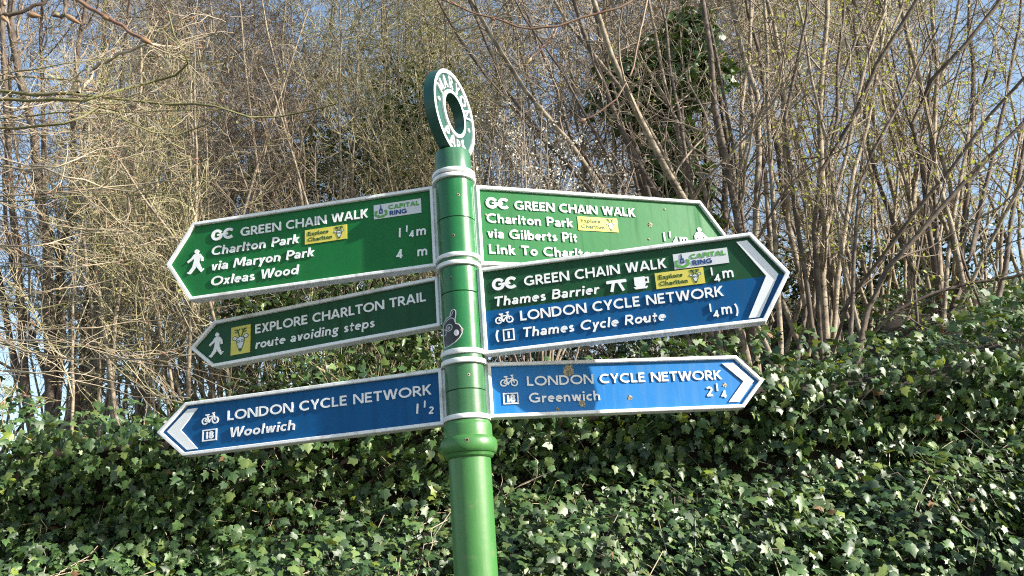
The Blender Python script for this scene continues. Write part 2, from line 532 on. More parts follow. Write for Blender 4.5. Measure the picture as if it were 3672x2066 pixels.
# ------------------------------------------------------------------ pictograms (unit box, x 0..1, z 0..1)
def picto(mb, kind, cx, cz, w, h, y0, y1, flip=False):
    n = [0]

    def T(p):
        x = (1 - p[0]) if flip else p[0]
        return (cx + (x - .5) * w, cz + (p[1] - .5) * h)

    def yy():
        n[0] += 1
        return y1 + n[0] * EPS

    def S(pts, wd, closed=False):
        mb.stroke([T(p) for p in pts], np.array(wd) * min(w, h), y0, yy(), closed)

    def F(pts):
        mb.prism([T(p) for p in pts], y0, yy())

    def disc(x, z, r):
        rx, rz = r * min(w, h) / w, r * min(w, h) / h
        F(circ(x, z, rx, rz, 18))

    def ringd(x, z, r, wd):
        rx, rz = r * min(w, h) / w, r * min(w, h) / h
        S(circ(x, z, rx, rz, 24), wd, True)
    if kind == 'man':
        disc(.55, .905, .125)
        F([(.42, .80), (.66, .81), (.78, .66), (.72, .46), (.70, .40), (.40, .40), (.42, .56), (.38, .64)])
        S([(.44, .76), (.30, .62), (.04, .50)], [.13, .13, .11])
        S([(.70, .76), (.86, .62), (.88, .48)], [.15, .13, .11])
        S([(.52, .46), (.42, .24), (.18, .05)], [.24, .20, .14])
        S([(.58, .46), (.70, .26), (.86, .09)], [.24, .20, .14])
        F([(.02, .055), (.10, .09), (.24, .045), (.20, 0.0), (.14, 0.0)])
        F([(.80, .06), (.92, .12), (1.0, .17), (.97, .11), (.84, .03)])
    elif kind == 'bike':
        ringd(.235, .30, .245, .10)
        ringd(.765, .30, .245, .10)
        bb, st_, hd, rw, fw = (.45, .24), (.36, .72), (.68, .72), (.235, .30), (.765, .30)
        S([bb, st_], .09)
        S([(.39, .62), (.66, .66)], .09)
        S([bb, (.69, .64)], .10)
        S([rw, bb], .08)
        S([rw, (.385, .62)], .08)
        S([fw, (.66, .86)], .09)
        S([(.60, .88), (.73, .92)], .09)
        S([(.26, .80), (.44, .80)], .11)
        S([st_, (.345, .80)], .08)
        disc(.45, .24, .10)
    elif kind == 'cup':
        F([(.08, 1), (.76, 1), (.76, .36), (.66, .20), (.20, .20), (.08, .36)])
        S([(.74, .88), (.94, .88), (.94, .50), (.74, .50)], .12)
        F([(.0, .20), (.88, .20), (.78, .02), (.12, .02)])
    elif kind == 'table':
        F([(.03, .78), (.03, .92), (.07, 1), (.93, 1), (.97, .92), (.97, .78), (.93, .74), (.07, .74)])
        S([(.36, .76), (.24, .05)], .22)
        S([(.62, .76), (.80, .05)], .22)
    elif kind == 'gc':
        lw = .245
        # chain-link emblem of two open rings joined by a bar
        S([(.245 + .19 * math.cos(math.radians(a)), .5 + .385 * math.sin(math.radians(a))) for a in range(32, 361, 14)], lw)
        S([(.745 + .19 * math.cos(math.radians(a)), .5 + .385 * math.sin(math.radians(a))) for a in list(range(40, 321, 14))], lw)
        S([(.25, .49), (.70, .51)], .17)
    elif kind == 'box1' or kind == 'box18':
        S([(.06, .07), (.94, .07), (.94, .93), (.06, .93)], .10, True)


# ------------------------------------------------------------------ fingerpost
PX, PY = -0.1393, 2.3
post = empty('fingerpost', (PX, PY, 0), 'green metal fingerpost with six white-edged direction arms and a ring on top', 'signpost')
E0 = EYE


def lathe_part(name, prof, m, n=56, label=None, parent=post, smooth=True):
    mb = MB().lathe([(r, z + E0) for r, z in prof], n)
    me = mb.mesh(name, smooth)
    o = new_obj(name, me, parent, m, label)
    return o


def rounded(r0, r1, z0, z1, b=0.0025):
    """profile of a collar: inner radius r0, outer r1"""
    return [(r0, z0), (r1 - b, z0), (r1 - b * .3, z0 + b * .3), (r1, z0 + b), (r1, z1 - b), (r1 - b * .3, z1 - b * .3), (r1 - b, z1), (r0, z1)]


lathe_part('shaft', [(0.0, -E0), (.0535, -E0), (.0535, .336), (.0, .336)], 'post')
lathe_part('foot_collar', [(.0535, -E0 + .10), (.075, -E0 + .08), (.08, -E0 + .02), (.08, -E0)], 'post')
bulge = [(.05, .334), (.0565, .335), (.0605, .3385), (.0625, .344)] + [(.0635 + .0095 * math.sin(math.radians(a)), .366 - .020 * math.cos(math.radians(a))) for a in range(0, 181, 18)] + [(.0618, .388), (.0615, .392), (.0615, .4175), (.0605, .4205), (.0585, .4225), (.0575, .427), (.05, .427)]
lathe_part('moulding', bulge, 'post')
lathe_part('core_pipe', [(.0, .34), (.0495, .34), (.0495, 1.13), (.0, 1.13)], 'core')
RB = .0605
for z0, z1 in ((.4295, .4425), (.5735, .587), (.5985, .612), (.8415, .8535), (.8645, .876), (1.0985, 1.110), (1.116, 1.1265)):
    lathe_part('collar', rounded(.049, RB, z0, z1), 'white')
for z0, z1 in ((.587, .5985), (.8535, .8645)):
    lathe_part('neck', [(.0545, z0 + .0002), (.0545, z1 - .0002)], 'sleeve_old')
SLV = [(.4425, .5055, 'sleeve_old'), (.5068, .5735, 'sleeve_old'), (.612, .7675, 'sleeve'), (.7690, .8415, 'sleeve'), (.876, .9800, 'sleeve'), (.9812, 1.0985, 'sleeve')]
for z0, z1, m in SLV:
    lathe_part('sleeve', [(.049, z0 + .0003), (.0515, z0 + .0003), (.0523, z0 + .0012), (.0523, z1 - .0012), (.0515, z1 - .0003), (.049, z1 - .0003)], m)
lathe_part('cap', [(.049, 1.1265), (.0505, 1.1267), (.0505, 1.188), (.0495, 1.1905), (.046, 1.192), (0, 1.192)], 'cap')

# screw holes: azimuth from the post to the camera, then offsets to the sides
VAZ = math.atan2(-PY, -PX)


def on_cyl(ang, z, r):
    return (r * math.cos(VAZ + ang), r * math.sin(VAZ + ang), z + E0)


for sx, z, r in ((.18, 1.043, .0523), (-.18, .9245, .0523), (-.42, .805, .0523), (-.02, .661, .0523), (.18, .541, .0523), (-.05, .372, .0729)):
    ang = math.asin(sx)
    hole = MB()
    rim = MB()
    rr = .0042 if r < .06 else .0052
    N = 14
    for b, (ra, rb2, off) in ((rim, (rr, rr * .62, .0006)), (hole, (rr * .66, 0, .0003))):
        oa = [on_cyl(ang + ra * math.cos(2 * math.pi * i / N) / r, z + ra * math.sin(2 * math.pi * i / N), r + off) for i in range(N)]
        if rb2:
            ob = [on_cyl(ang + rb2 * math.cos(2 * math.pi * i / N) / r, z + rb2 * math.sin(2 * math.pi * i / N), r + off + .0003) for i in range(N)]
            for i in range(N):
                b.face([oa[i], oa[(i + 1) % N], ob[(i + 1) % N], ob[i]])
        else:
            b.face(oa)
    o = new_obj('screw_rim', rim.mesh('screw_rim'), post, 'washer')
    new_obj('screw_hole', hole.mesh('screw_hole'), o, 'hole')

# sticker wrapped on a sleeve
stk = MB()
stw = MB()


def stick_pt(x, y, lift):
    ang = math.asin(max(-.985, min(.985, (x - 352) / 157.0)))
    z = .7682 - (600 + y * .4487 - 1046 + 7) * .000732 * 1.045
    return on_cyl(ang, z, .0523 + lift)


def sticker_poly(mb, pts, lift):
    mb.face([stick_pt(x, y, lift) for x, y in pts])


def sticker_line(mb, pts, w, lift, closed=False):
    t2 = MB()
    t2.stroke([(x, -y) for x, y in pts], w, 0, 1, closed)
    for f in t2.f:
        q = [t2.v[i] for i in f]
        if all(abs(v[1] + 1) < 1e-6 for v in q):
            mb.face([stick_pt(v[0], -v[2], lift) for v in q])


out = [(268, 1150), (278, 1132), (296, 1126), (310, 1140), (309, 1170), (301, 1205), (303, 1238), (330, 1250), (350, 1282), (350, 1318), (330, 1352), (290, 1385), (245, 1404), (212, 1408), (206, 1380), (205, 1310), (206, 1240), (216, 1205), (240, 1182), (262, 1176)]
# fan from a middle point keeps the patch on the cylinder
for i in range(len(out)):
    a, b = out[i], out[(i + 1) % len(out)]
    c = (252, 1290)
    for k in range(5):
        t0, t1 = k / 5, (k + 1) / 5
        p = lambda q, t: (c[0] + (q[0] - c[0]) * t, c[1] + (q[1] - c[1]) * t)
        sticker_poly(stk, [p(a, t0), p(b, t0), p(b, t1), p(a, t1)] if k else [p(a, t1), c, p(b, t1)], .0005)
so = new_obj('sticker', stk.mesh('sticker'), post, 'sticker', label='black vinyl sticker with white line drawing')
sticker_line(stw, out, 7, .0009, True)
sticker_line(stw, circ(252, 1262, 24, 26, 16), 6, .0009, True)
sticker_line(stw, circ(215, 1288, 13, 24, 14), 5, .0009, True)
sticker_line(stw, circ(250, 1264, 8, 9, 10), 6, .0009, True)
sticker_poly(stw, circ(306, 1312, 20, 25, 14), .0009)
sticker_line(stw, [(212, 1225), (240, 1200), (270, 1188), (292, 1200), (300, 1228)], 6, .0009)
sticker_line(stw, [(262, 1180), (280, 1160), (290, 1140)], 5, .0009)
new_obj('sticker_print', stw.mesh('sticker_print'), so, 'stickw')

# ring finial
RAZ = math.radians(67.5)
ring_cz = 1.318 + E0
RO, RI, RT = .1275, .058, .040


def ring_part(name, mb, m, parent, smooth=False, label=None):
    o = new_obj(name, mb.mesh(name, smooth), parent, m, label)
    return o


def annulus(mb, r0, r1, y0, y1, n=64, bev=0.0015):
    """solid ring about the local y axis between depths y0 (back) and y1 (front)"""
    prof = [(r0, y0), (r0, y1 - bev), (r0 + bev, y1), (r1 - bev, y1), (r1, y1 - bev), (r1, y0)]
    k = len(mb.v)
    L = len(prof)
    for i in range(n):
        a = 2 * math.pi * i / n
        for r, y in prof:
            mb.v.append((r * math.cos(a), -y, r * VS * math.sin(a)))
    for i in range(n):
        j = (i + 1) % n
        for q in range(L):
            p2 = (q + 1) % L
            mb.f.append((k + i * L + q, k + i * L + p2, k + j * L + p2, k + j * L + q))


VS = 1.04
mb = MB()
annulus(mb, RI, RO, -.009, .009)
ring = ring_part('finial_ring', mb, 'ring', post)
ring.location = (0, 0, ring_cz)
ring.rotation_euler = (0, 0, RAZ)
for sgn in (1, -1):
    for nm, a, b in (('rim', RO - .0120, RO - .0008), ('rim', RI + .0008, RI + .0110)):
        mb = MB()
        annulus(mb, a, b, .008, .0165)
        o = ring_part(nm, mb, 'white', ring)
        if sgn < 0:
            o.rotation_euler = (0, 0, math.pi)
    mb = MB()
    annulus(mb, RO - .0009, RO + .0004, .0, .0160, 64, .0002)
    o = ring_part('ring_edge', mb, 'ring', ring)
    if sgn < 0:
        o.rotation_euler = (0, 0, math.pi)
    mb = MB()
    annulus(mb, RI - .0006, RI + .0009, .0, .0160, 64, .0002)
    o = ring_part('ring_edge', mb, 'ring', ring)
    if sgn < 0:
        o.rotation_euler = (0, 0, math.pi)
    # lettering round the ring

    def ring_letter(ch, ang, h, rbase, inward):
        """letter centred at angle ang (deg, clockwise from top)"""
        adv, strokes = GL[ch]
        cnt = 0
        mb = MB()
        for s_ in strokes:
            kind = ''
            if isinstance(s_, tuple):
                kind, s_ = s_
            pts = []
            for gx, gz in s_:
                gx = (gx - adv / 2) * h
                if inward:
                    r = rbase + (1 - gz) * h
                    a = math.radians(ang) - gx / (rbase + h / 2)
                else:
                    r = rbase + gz * h
                    a = math.radians(ang) + gx / (rbase + h / 2)
                pts.append((r * math.sin(a), r * VS * math.cos(a)))
            cnt += 1
            if kind == 'd':
                mb.stroke(pts, .135 * h, .008, .0145 + cnt * EPS)
                continue
            mb.stroke(pts, .145 * h, .008, .0145 + cnt * EPS, closed=(kind == 'o'))
        o = ring_part('letter', mb, 'letter', ring)
        if sgn < 0:
            o.rotation_euler = (0, 0, math.pi)
    for i, ch in enumerate('MARYON'):
        ring_letter(ch, -58 + i * 25, .034, .0755, False)
    for i, ch in enumerate('PARK'):
        ring_letter(ch, 214 - i * 22, .034, .0755, True)
    for a in (-88, 96):
        mb = MB()
        mb.prism(circ(.0925 * math.sin(math.radians(a)), .0925 * VS * math.cos(math.radians(a)), .0062, None, 14), .008, .0145)
        o = ring_part('stud', mb, 'letter', ring)
        if sgn < 0:
            o.rotation_euler = (0, 0, math.pi)

# ---- arms
HT = 0.018      # half thickness: frame front
PD = 0.008      # panel depth from the middle plane
LD = 0.0115     # letter fronts
FW = 0.0095     # frame width


def inset(pts, d):
    n = len(pts)
    P = [np.array(p) for p in pts]
    res = []
    for i in range(n):
        a = P[i] - P[i - 1]
        b = P[(i + 1) % n] - P[i]
        a /= np.linalg.norm(a)
        b /= np.linalg.norm(b)
        na, nb = np.array([-a[1], a[0]]), np.array([-b[1], b[0]])
        m = (na + nb)
        m = m / (1 + na @ nb)
        res.append(tuple(P[i] + m * d))
    return res


def arm(az, zt, zb, s0, s1, s2, left, panels, frame='white', label=None):
    """az: azimuth in degrees of the viewer's right along the arm"""
    zm = (zt + zb) / 2
    o_pts = [(s0, zb), (s1, zb), (s2, zm), (s1, zt), (s0, zt)]
    if left:
        o_pts = [(-x, z) for x, z in o_pts][::-1]
    o_pts = [(x, z + E0) for x, z in o_pts]
    i_pts = inset(o_pts, FW)
    b = .0016
    mb = MB()
    n = len(o_pts)
    for sg in (1, -1):
        rings = [(o_pts, HT - b), (inset(o_pts, b), HT), (inset(o_pts, FW - b), HT), (i_pts, HT - b), (i_pts, PD - .001)]
        for q in range(len(rings) - 1):
            (A, ya), (B, yb) = rings[q], rings[q + 1]
            for i in range(n):
                j = (i + 1) % n
                quad = [(A[i][0], -ya * sg, A[i][1]), (A[j][0], -ya * sg, A[j][1]), (B[j][0], -yb * sg, B[j][1]), (B[i][0], -yb * sg, B[i][1])]
                mb.face(quad if sg > 0 else quad[::-1])
    for i in range(n):
        j = (i + 1) % n
        mb.face([(o_pts[i][0], HT - b, o_pts[i][1]), (o_pts[j][0], HT - b, o_pts[j][1]), (o_pts[j][0], -HT + b, o_pts[j][1]), (o_pts[i][0], -HT + b, o_pts[i][1])])
    # tongue that lets the arm into the sleeve
    k = -1 if left else 1
    x0, x1 = sorted((k * .045, k * (s0 + .001)))
    mb.prism([(x0, zb + E0 + .004), (x1, zb + E0 + .004), (x1, zt + E0 - .004), (x0, zt + E0 - .004)], -.012, .012)
    mb.prism([(x0, zb + E0 + .004), (x0, zt + E0 - .004), (x1, zt + E0 - .004), (x1, zb + E0 + .004)], -.0121, -.0119)
    o = new_obj('sign_arm', mb.mesh('sign_arm'), post, frame, label)
    o.rotation_euler = (0, 0, math.radians(az))
    # painted panels; a two-colour arm is split at mid height
    for sg in (1, -1):
        for m, part in panels:
            pts = list(i_pts)
            if part:
                zc = zm + E0
                xs = [p[0] for p in i_pts]
                tip = max(i_pts, key=lambda p: abs(p[0]))
                root = min(xs, key=abs)
                sh = [p for p in i_pts if (p[1] > zc if part == 'top' else p[1] < zc) and abs(p[1] - zc) > 1e-5]
                pts = sh + [tip, (root, zc)]
                cx, cz = np.mean([p[0] for p in pts]), np.mean([p[1] for p in pts])
                pts.sort(key=lambda p: math.atan2(p[1] - cz, p[0] - cx))
            pb = MB()
            q = [(x, -PD * sg, z) for x, z in pts]
            pb.face(q if sg > 0 else q[::-1])
            new_obj('panel', pb.mesh('panel'), o, m)
    return o


CAP = .0268


def line(armo, t, x0, x1, z, h=CAP, slant=0.0, wt=.18, m='letter', track=.06):
    """a line of raised letters, each a piece of its own"""
    k = (x1 - x0) / text_width(t, track)
    cur = x0
    for c in t:
        a = GL[c][0] * k
        if c != ' ':
            mb = MB()
            put_text(mb, c, cur, cur + a, z + E0, h, PD - .001, LD, wt, slant)
            new_obj('letter', mb.mesh('letter'), armo, m)
        cur += a + track * k


def glyph_box(mb, ch, cx, cz, w, h, slant=0.0, wt=None):
    """one character filling a box"""
    zs = [p[1] for s_ in GL[ch][1] for p in (s_[1] if isinstance(s_, tuple) else s_)]
    top = 1.0 if ch not in 'm' else XH
    hh = h / top
    put_text(mb, ch, cx - w / 2, cx + w / 2, cz - h / 2 + E0, hh, PD - .001, LD, wt or .17 * CAP / hh * (.85 if h < .024 and ch != 'm' else 1), slant)


def figures(armo, items, slant=0.0):
    for ch, cx, cz, w, h in items:
        mb = MB()
        glyph_box(mb, ch, cx, cz, w, h, slant)
        new_obj('letter' if ch == 'm' else 'numeral', mb.mesh('numeral'), armo, 'letter')


def symbol(armo, kind, name, cx, cz, w, h, flip=False):
    mb = MB()
    picto(mb, kind, cx, cz + E0, w, h, PD - .001, LD, flip)
    o = new_obj(name, mb.mesh(name), armo, 'letter')
    if kind in ('box1', 'box18'):
        for ch, gx, gw, gh, gt in ([('1', cx, .008, .0175, .30)] if kind == 'box1' else [('1', cx - w * .16, .009, .019, .27), ('8', cx + w * .12, .0135, .019, .25)]):
            m2 = MB()
            glyph_box(m2, ch, gx, cz, gw, gh, 0, gt)
            new_obj('numeral', m2.mesh('numeral'), armo, 'letter')
    return o


def plate(armo, cx, cz, w, h, m, name):
    mb = MB()
    b = .001
    pts = [(cx - w / 2, cz - h / 2), (cx + w / 2, cz - h / 2), (cx + w / 2, cz + h / 2), (cx - w / 2, cz + h / 2)]
    mb.prism([(x, z + E0) for x, z in pts], PD - .0005, PD + .0022)
    return new_obj(name, mb.mesh(name), armo, m)


PT = PD + .0022


def badge_capital(armo, cx, cz, w=.138, h=.0432):
    plate(armo, cx, cz, w, h, 'plate', 'badge_plate')
    x0, z0 = cx - w / 2, cz - h / 2 + E0
    g = MB()
    put_text(g, 'CAPITAL', x0 + w * .315, x0 + w * .965, z0 + h * .55, h * .30, PT - .001, PT + .0010, .26, 0, .08)
    # leafy ring: five curling leaves round an open middle
    ex, ez = x0 + w * .155, z0 + h * .36
    for a in range(-205, 26, 46):
        g.stroke([(ex + .0165 * math.cos(math.radians(a + t)), ez + .0100 * math.sin(math.radians(a + t))) for t in (-26, -10, 8, 27)], [.003, .0078, .0072, .0024], PT - .001, PT + .0010 + (a % 7) * EPS)
    new_obj('badge_lettering', g.mesh('badge_lettering'), armo, 'leafgreen')
    b = MB()
    put_text(b, 'RING', x0 + w * .335, x0 + w * .70, z0 + h * .13, h * .30, PT - .001, PT + .0010, .26, 0, .1)
    b.stroke([(ex, z0 + h * .97), (ex, z0 + h * .60)], [.0010, .0050], PT - .001, PT + .0013)
    b.stroke([(ex - .0032, z0 + h * .62), (ex - .0038, z0 + h * .36)], .0026, PT - .001, PT + .0014)
    b.stroke([(ex + .0032, z0 + h * .62), (ex + .0038, z0 + h * .36)], .0026, PT - .001, PT + .0014)
    b.stroke([(ex - .005, z0 + h * .61), (ex + .005, z0 + h * .61)], .0026, PT - .001, PT + .0015)
    b.stroke([(ex - .005, z0 + h * .37), (ex + .005, z0 + h * .37)], .0026, PT - .001, PT + .0015)
    new_obj('badge_tower', b.mesh('badge_tower'), armo, 'inkblue')


def deer(armo, cx, cz, w, h, lw):
    """stag's head emblem: pale face and ears with dark outlines"""
    P = lambda x, z: (cx + (x - .5) * w, cz + E0 + (z - .5) * h)
    f = MB()
    face_ = [(.24, .52), (.30, .60), (.5, .66), (.70, .60), (.76, .52), (.70, .34), (.58, .14), (.5, .10), (.42, .14), (.30, .34)]
    f.prism([P(*p) for p in face_], PT - .001, PT + .0006)
    f.prism([P(*p) for p in circ(.16, .60, .13, .075, 12)], PT - .001, PT + .00055)
    f.prism([P(*p) for p in circ(.84, .64, .13, .075, 12)], PT - .001, PT + .00055)
    new_obj('emblem_face', f.mesh('emblem_face'), armo, 'plate')
    l = MB()
    l.stroke([P(*p) for p in face_], lw, PT - .001, PT + .0009, True)
    l.stroke([P(*p) for p in circ(.16, .60, .14, .08, 14)], lw * .8, PT - .001, PT + .00085, True)
    l.stroke([P(*p) for p in circ(.84, .64, .14, .08, 14)], lw * .8, PT - .001, PT + .00085, True)
    l.stroke([P(*p) for p in circ(.38, .46, .075, .05, 12)], lw * .8, PT - .001, PT + .00095, True)
    l.stroke([P(*p) for p in circ(.62, .47, .075, .05, 12)], lw * .8, PT - .001, PT + .00095, True)
    l.prism([P(*p) for p in [(.38, .18), (.62, .18), (.57, .08), (.5, .05), (.43, .08)]], PT - .001, PT + .0011)
    for k in (-1, 1):
        X = lambda x: .5 + k * x
        l.stroke([P(X(.07), .66), P(X(.13), .80), P(X(.24), .97)], lw * 1.5, PT - .001, PT + .0010)
        l.stroke([P(X(.13), .80), P(X(.36), .84)], lw * 1.3, PT - .001, PT + .00104)
        l.stroke([P(X(.17), .87), P(X(.38), .95)], lw * 1.2, PT - .001, PT + .00108)
        l.stroke([P(X(.16), .85), P(X(.06), .96)], lw * 1.2, PT - .001, PT + .00112)
    new_obj('emblem_outline', l.mesh('emblem_outline'), armo, 'inkgreen')


def badge_explore(armo, cx, cz, w=.125, h=.0432):
    plate(armo, cx, cz, w, h, 'yellow', 'badge_plate')
    x0, z0 = cx - w / 2, cz - h / 2 + E0
    g = MB()
    put_text(g, 'Explore', x0 + w * .075, x0 + w * .57, z0 + h * .58, h * .27, PT - .001, PT + .0009, .17)
    put_text(g, 'Charlton', x0 + w * .075, x0 + w * .66, z0 + h * .17, h * .27, PT - .001, PT + .0009, .17)
    new_obj('badge_lettering', g.mesh('badge_lettering'), armo, 'inkgreen')
    deer(armo, cx + w * .32, cz, w * .25, h * .94, .0013)


def chevron(armo, pts):
    mb = MB()
    mb.prism([(x, z + E0) for x, z in pts], PD - .001, LD + .001)
    new_obj('chevron', mb.mesh('chevron'), armo, 'letter')


def spot(armo, x, z, r):
    mb = MB()
    rnd = random.Random(int(x * 9999))
    k = 0
    mb.prism([(x + r * rnd.uniform(.6, 1.0) * math.cos(a * .35), z + E0 + r * rnd.uniform(.6, 1.0) * math.sin(a * .35)) for a in range(18)], PD - .0005, PD + .0008)
    for i in range(14):
        a, q = rnd.uniform(0, 6.28), r * math.sqrt(rnd.random()) * .8
        cx, cz, rr_ = x + q * math.cos(a), z + E0 + q * math.sin(a), r * rnd.uniform(.14, .34)
        mb.prism([(cx + rr_ * rnd.uniform(.6, 1) * math.cos(t), cz + rr_ * rnd.uniform(.6, 1) * math.sin(t)) for t in np.arange(0, 6.2, .8)], PD, PD + .0012 + .0018 * rnd.random())
    new_obj('lichen_spot', mb.mesh('lichen_spot'), armo, 'lichen')


SL = .16
# upper left arm
a1 = arm(-9.85, 1.0960, .8575, .0575, .783, .861, True, [('green_bright', None)], label='green arm pointing left with walker, four text lines and two small badges')
symbol(a1, 'gc', 'chain_emblem', -.6891, 1.0477, .0732, .0335)
line(a1, 'GREEN CHAIN WALK', -.6351, -.2497, 1.0325)
line(a1, 'Charlton Park', -.7253, -.4575, .9862, CAP * 1.03, SL)
line(a1, 'via Maryon Park', -.7243, -.4125, .9396, CAP * 1.03, SL)
line(a1, 'Oxleas Wood', -.7237, -.4590, .8934, CAP * 1.03, SL)
symbol(a1, 'man', 'walking_figure', -.7723, .9755, .0530, .0735)
figures(a1, [('1', -.1599, .9724, .010, .0275), ('1', -.1393, .9814, .007, .019), ('4', -.1265, .9639, .015, .0195), ('m', -.098, .9655, .030, .0190)], .06)
figures(a1, [('4', -.1633, .9100, .0185, .0255), ('m', -.0972, .9050, .031, .0190)], .06)
badge_capital(a1, -.1640, 1.0452)
badge_explore(a1, -.3757, 1.0000)

# upper right arm
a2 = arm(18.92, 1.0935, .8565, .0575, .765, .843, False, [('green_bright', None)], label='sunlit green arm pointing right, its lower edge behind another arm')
symbol(a2, 'gc', 'chain_emblem', .1209, 1.0440, .0708, .0335)
line(a2, 'GREEN CHAIN WALK', .1694, .5434, 1.0288)
line(a2, 'Charlton Park', .0846, .3418, .9838, CAP * 1.03)
line(a2, 'via Gilberts Pit', .0845, .3511, .9386, CAP * 1.03)
line(a2, 'Link To Charlton Station', .0851, .3959 + .165, .8915, CAP * 1.03)
figures(a2, [('1', .6292, .9700, .010, .0275), ('1', .6488, .9785, .007, .019), ('4', .6648, .9620, .016, .0195), ('m', .6935, .9625, .030, .0190)])
symbol(a2, 'man', 'walking_figure', .7532, .9700, .0530, .0735, True)
badge_explore(a2, .4205, .9979)
for x, z, r in ((.5893, 1.0074, .0085), (.6446, 1.0606, .004), (.5795, .9604, .004), (.0843, 1.0077, .004)):
    spot(a2, x, z, r)

# middle right arm, green over blue
a3 = arm(-9.21, .8350, .5965, .0575, .7705, .848, False, [('green_dark', 'top'), ('blue_deep', 'bottom')], label='arm pointing right, green over blue, with broad white chevron')
symbol(a3, 'gc', 'chain_emblem', .1247, .7850, .0695, .0335)
line(a3, 'GREEN CHAIN WALK', .1758, .5494, .7705)
line(a3, 'Thames Barrier', .0893, .3690, .7245, CAP * .98, SL)
symbol(a3, 'table', 'picnic_table_symbol', .4166, .7388, .0557, .0325)
symbol(a3, 'cup', 'cup_symbol', .4799, .7387, .0414, .0330)
badge_capital(a3, .6375, .7841, .1378, .0415)
badge_explore(a3, .5782, .7384, .1235, .0430)
figures(a3, [('1', .6597, .7455, .007, .0212), ('4', .6706, .7265, .016, .0195), ('m', .699, .7330, .030, .0195)])
symbol(a3, 'bike', 'bicycle_symbol', .1159, .6915, .055, .0325)
line(a3, 'LONDON CYCLE NETWORK', .1578, .6809, .6772)
mb = MB()
put_text(mb, '(', .0885, .0985, .631 + E0, .030, PD - .001, LD, .14)
new_obj('bracket', mb.mesh('bracket'), a3, 'letter')
symbol(a3, 'box1', 'route_box', .1247, .6435, .0300, .0330)
line(a3, 'Thames Cycle Route', .1591, .5290, .6318, CAP * .97, SL)
figures(a3, [('1', .643, .6504, .007, .0212), ('4', .6545, .6330, .015, .0180), ('m', .682, .6385, .028, .0190)])
mb = MB()
put_text(mb, ')', .7020, .7115, .6245 + E0, .030, PD - .001, LD, .14)
new_obj('bracket', mb.mesh('bracket'), a3, 'letter')
chevron(a3, [(.7317, .8158), (.7585, .8162), (.8206, .7160), (.7582, .6112), (.7315, .6120), (.7903, .7157)])

# middle left arm
a4 = arm(-19.33, .8318, .6915, .0560, .785, .868, True, [('green_dark', None)], label='dark green arm pointing left with yellow stag emblem and two text lines')
symbol(a4, 'man', 'walking_figure', -.7786, .7600, .0510, .0730)
plate(a4, -.6936, .7600, .0665, .0840, 'yellow', 'badge_plate')
deer(a4, -.6936, .7590, .0560, .0760, .0020)
line(a4, 'EXPLORE CHARLTON TRAIL', -.6438, -.0964, .7700)
line(a4, 'route avoiding steps', -.6428, -.2555, .7243, CAP, SL, .155)

# lower left arm
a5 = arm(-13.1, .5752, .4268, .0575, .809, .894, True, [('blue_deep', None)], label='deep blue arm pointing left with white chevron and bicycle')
chevron(a5, [(-.7726, .5560), (-.8023, .5560), (-.8648, .5005), (-.8000, .4430), (-.7680, .4435), (-.8221, .5002)])
symbol(a5, 'bike', 'bicycle_symbol', -.7326, .5228, .0590, .0335)
line(a5, 'LONDON CYCLE NETWORK', -.6806, -.0888, .5104)
symbol(a5, 'box18', 'route_box', -.7329, .4765, .0460, .0330)
line(a5, 'Woolwich', -.6749, -.4775, .4626, CAP, SL)
figures(a5, [('1', -.1312, .4775, .010, .0262), ('1', -.1102, .4871, .007, .0178), ('2', -.0933, .4690, .0145, .0190)], .10)

# lower right arm
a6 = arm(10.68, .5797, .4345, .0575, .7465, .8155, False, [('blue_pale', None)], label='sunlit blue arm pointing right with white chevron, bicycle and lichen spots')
symbol(a6, 'bike', 'bicycle_symbol', .113, .5320, .053, .0325)
line(a6, 'LONDON CYCLE NETWORK', .1597, .6990, .5155, CAP * .95)
symbol(a6, 'box18', 'route_box', .1148, .4842, .0420, .0305)
line(a6, 'Greenwich', .1618, .3539, .4708, CAP * .97)
figures(a6, [('2', .6579, .4833, .0199, .0265), ('1', .6806, .4941, .007, .0205), ('4', .6968, .4752, .016, .0200)])
chevron(a6, [(.7045, .5592), (.7365, .5601), (.7881, .5075), (.7375, .4520), (.7075, .4525), (.7587, .5078)])
for x, z, r in ((.2746, .5535, .019), (.303, .464, .0110), (.4345, .4749, .0080), (.7038, .4992, .0070), (.2359, .4517, .0055)):
    spot(a6, x, z, r)


# ------------------------------------------------------------------ ground
def sstep(a, b, x):
    t = np.clip((x - a) / (b - a), 0.0, 1.0)
    return t * t * (3 - 2 * t)


def wob(x, y, s=1.0):
    return (np.sin(x * 2.3 * s + 1.3) * np.cos(y * 1.9 * s + .4) + .5 * np.sin(x * 5.1 * s + y * 3.7 * s) + .3 * np.sin(x * 9.7 * s - y * 7.1 * s + 2)) / 1.8


def bank_top(x):
    return 2.36 + .022 * (x + 2.2) + .04 * wob(x, 0.0)


def bank_z(x, y):
    """height of the bank behind its steep front"""
    m = .04 + .30 * sstep(1.5, 2.9, x) - .03 * sstep(-.5, -2.0, x)
    return bank_top(x) + np.clip(y - 4.0, 0, 9) * m + .05 * wob(x, y)


def grid_mesh(name, X, Y, Zz):
    n, k = X.shape
    v = np.stack([X, Y, Zz], -1).reshape(-1, 3)
    idx = np.arange(n * k).reshape(n, k)
    f = np.stack([idx[:-1, :-1], idx[1:, :-1], idx[1:, 1:], idx[:-1, 1:]], -1).reshape(-1, 4)
    return raw_mesh(name, v, f)


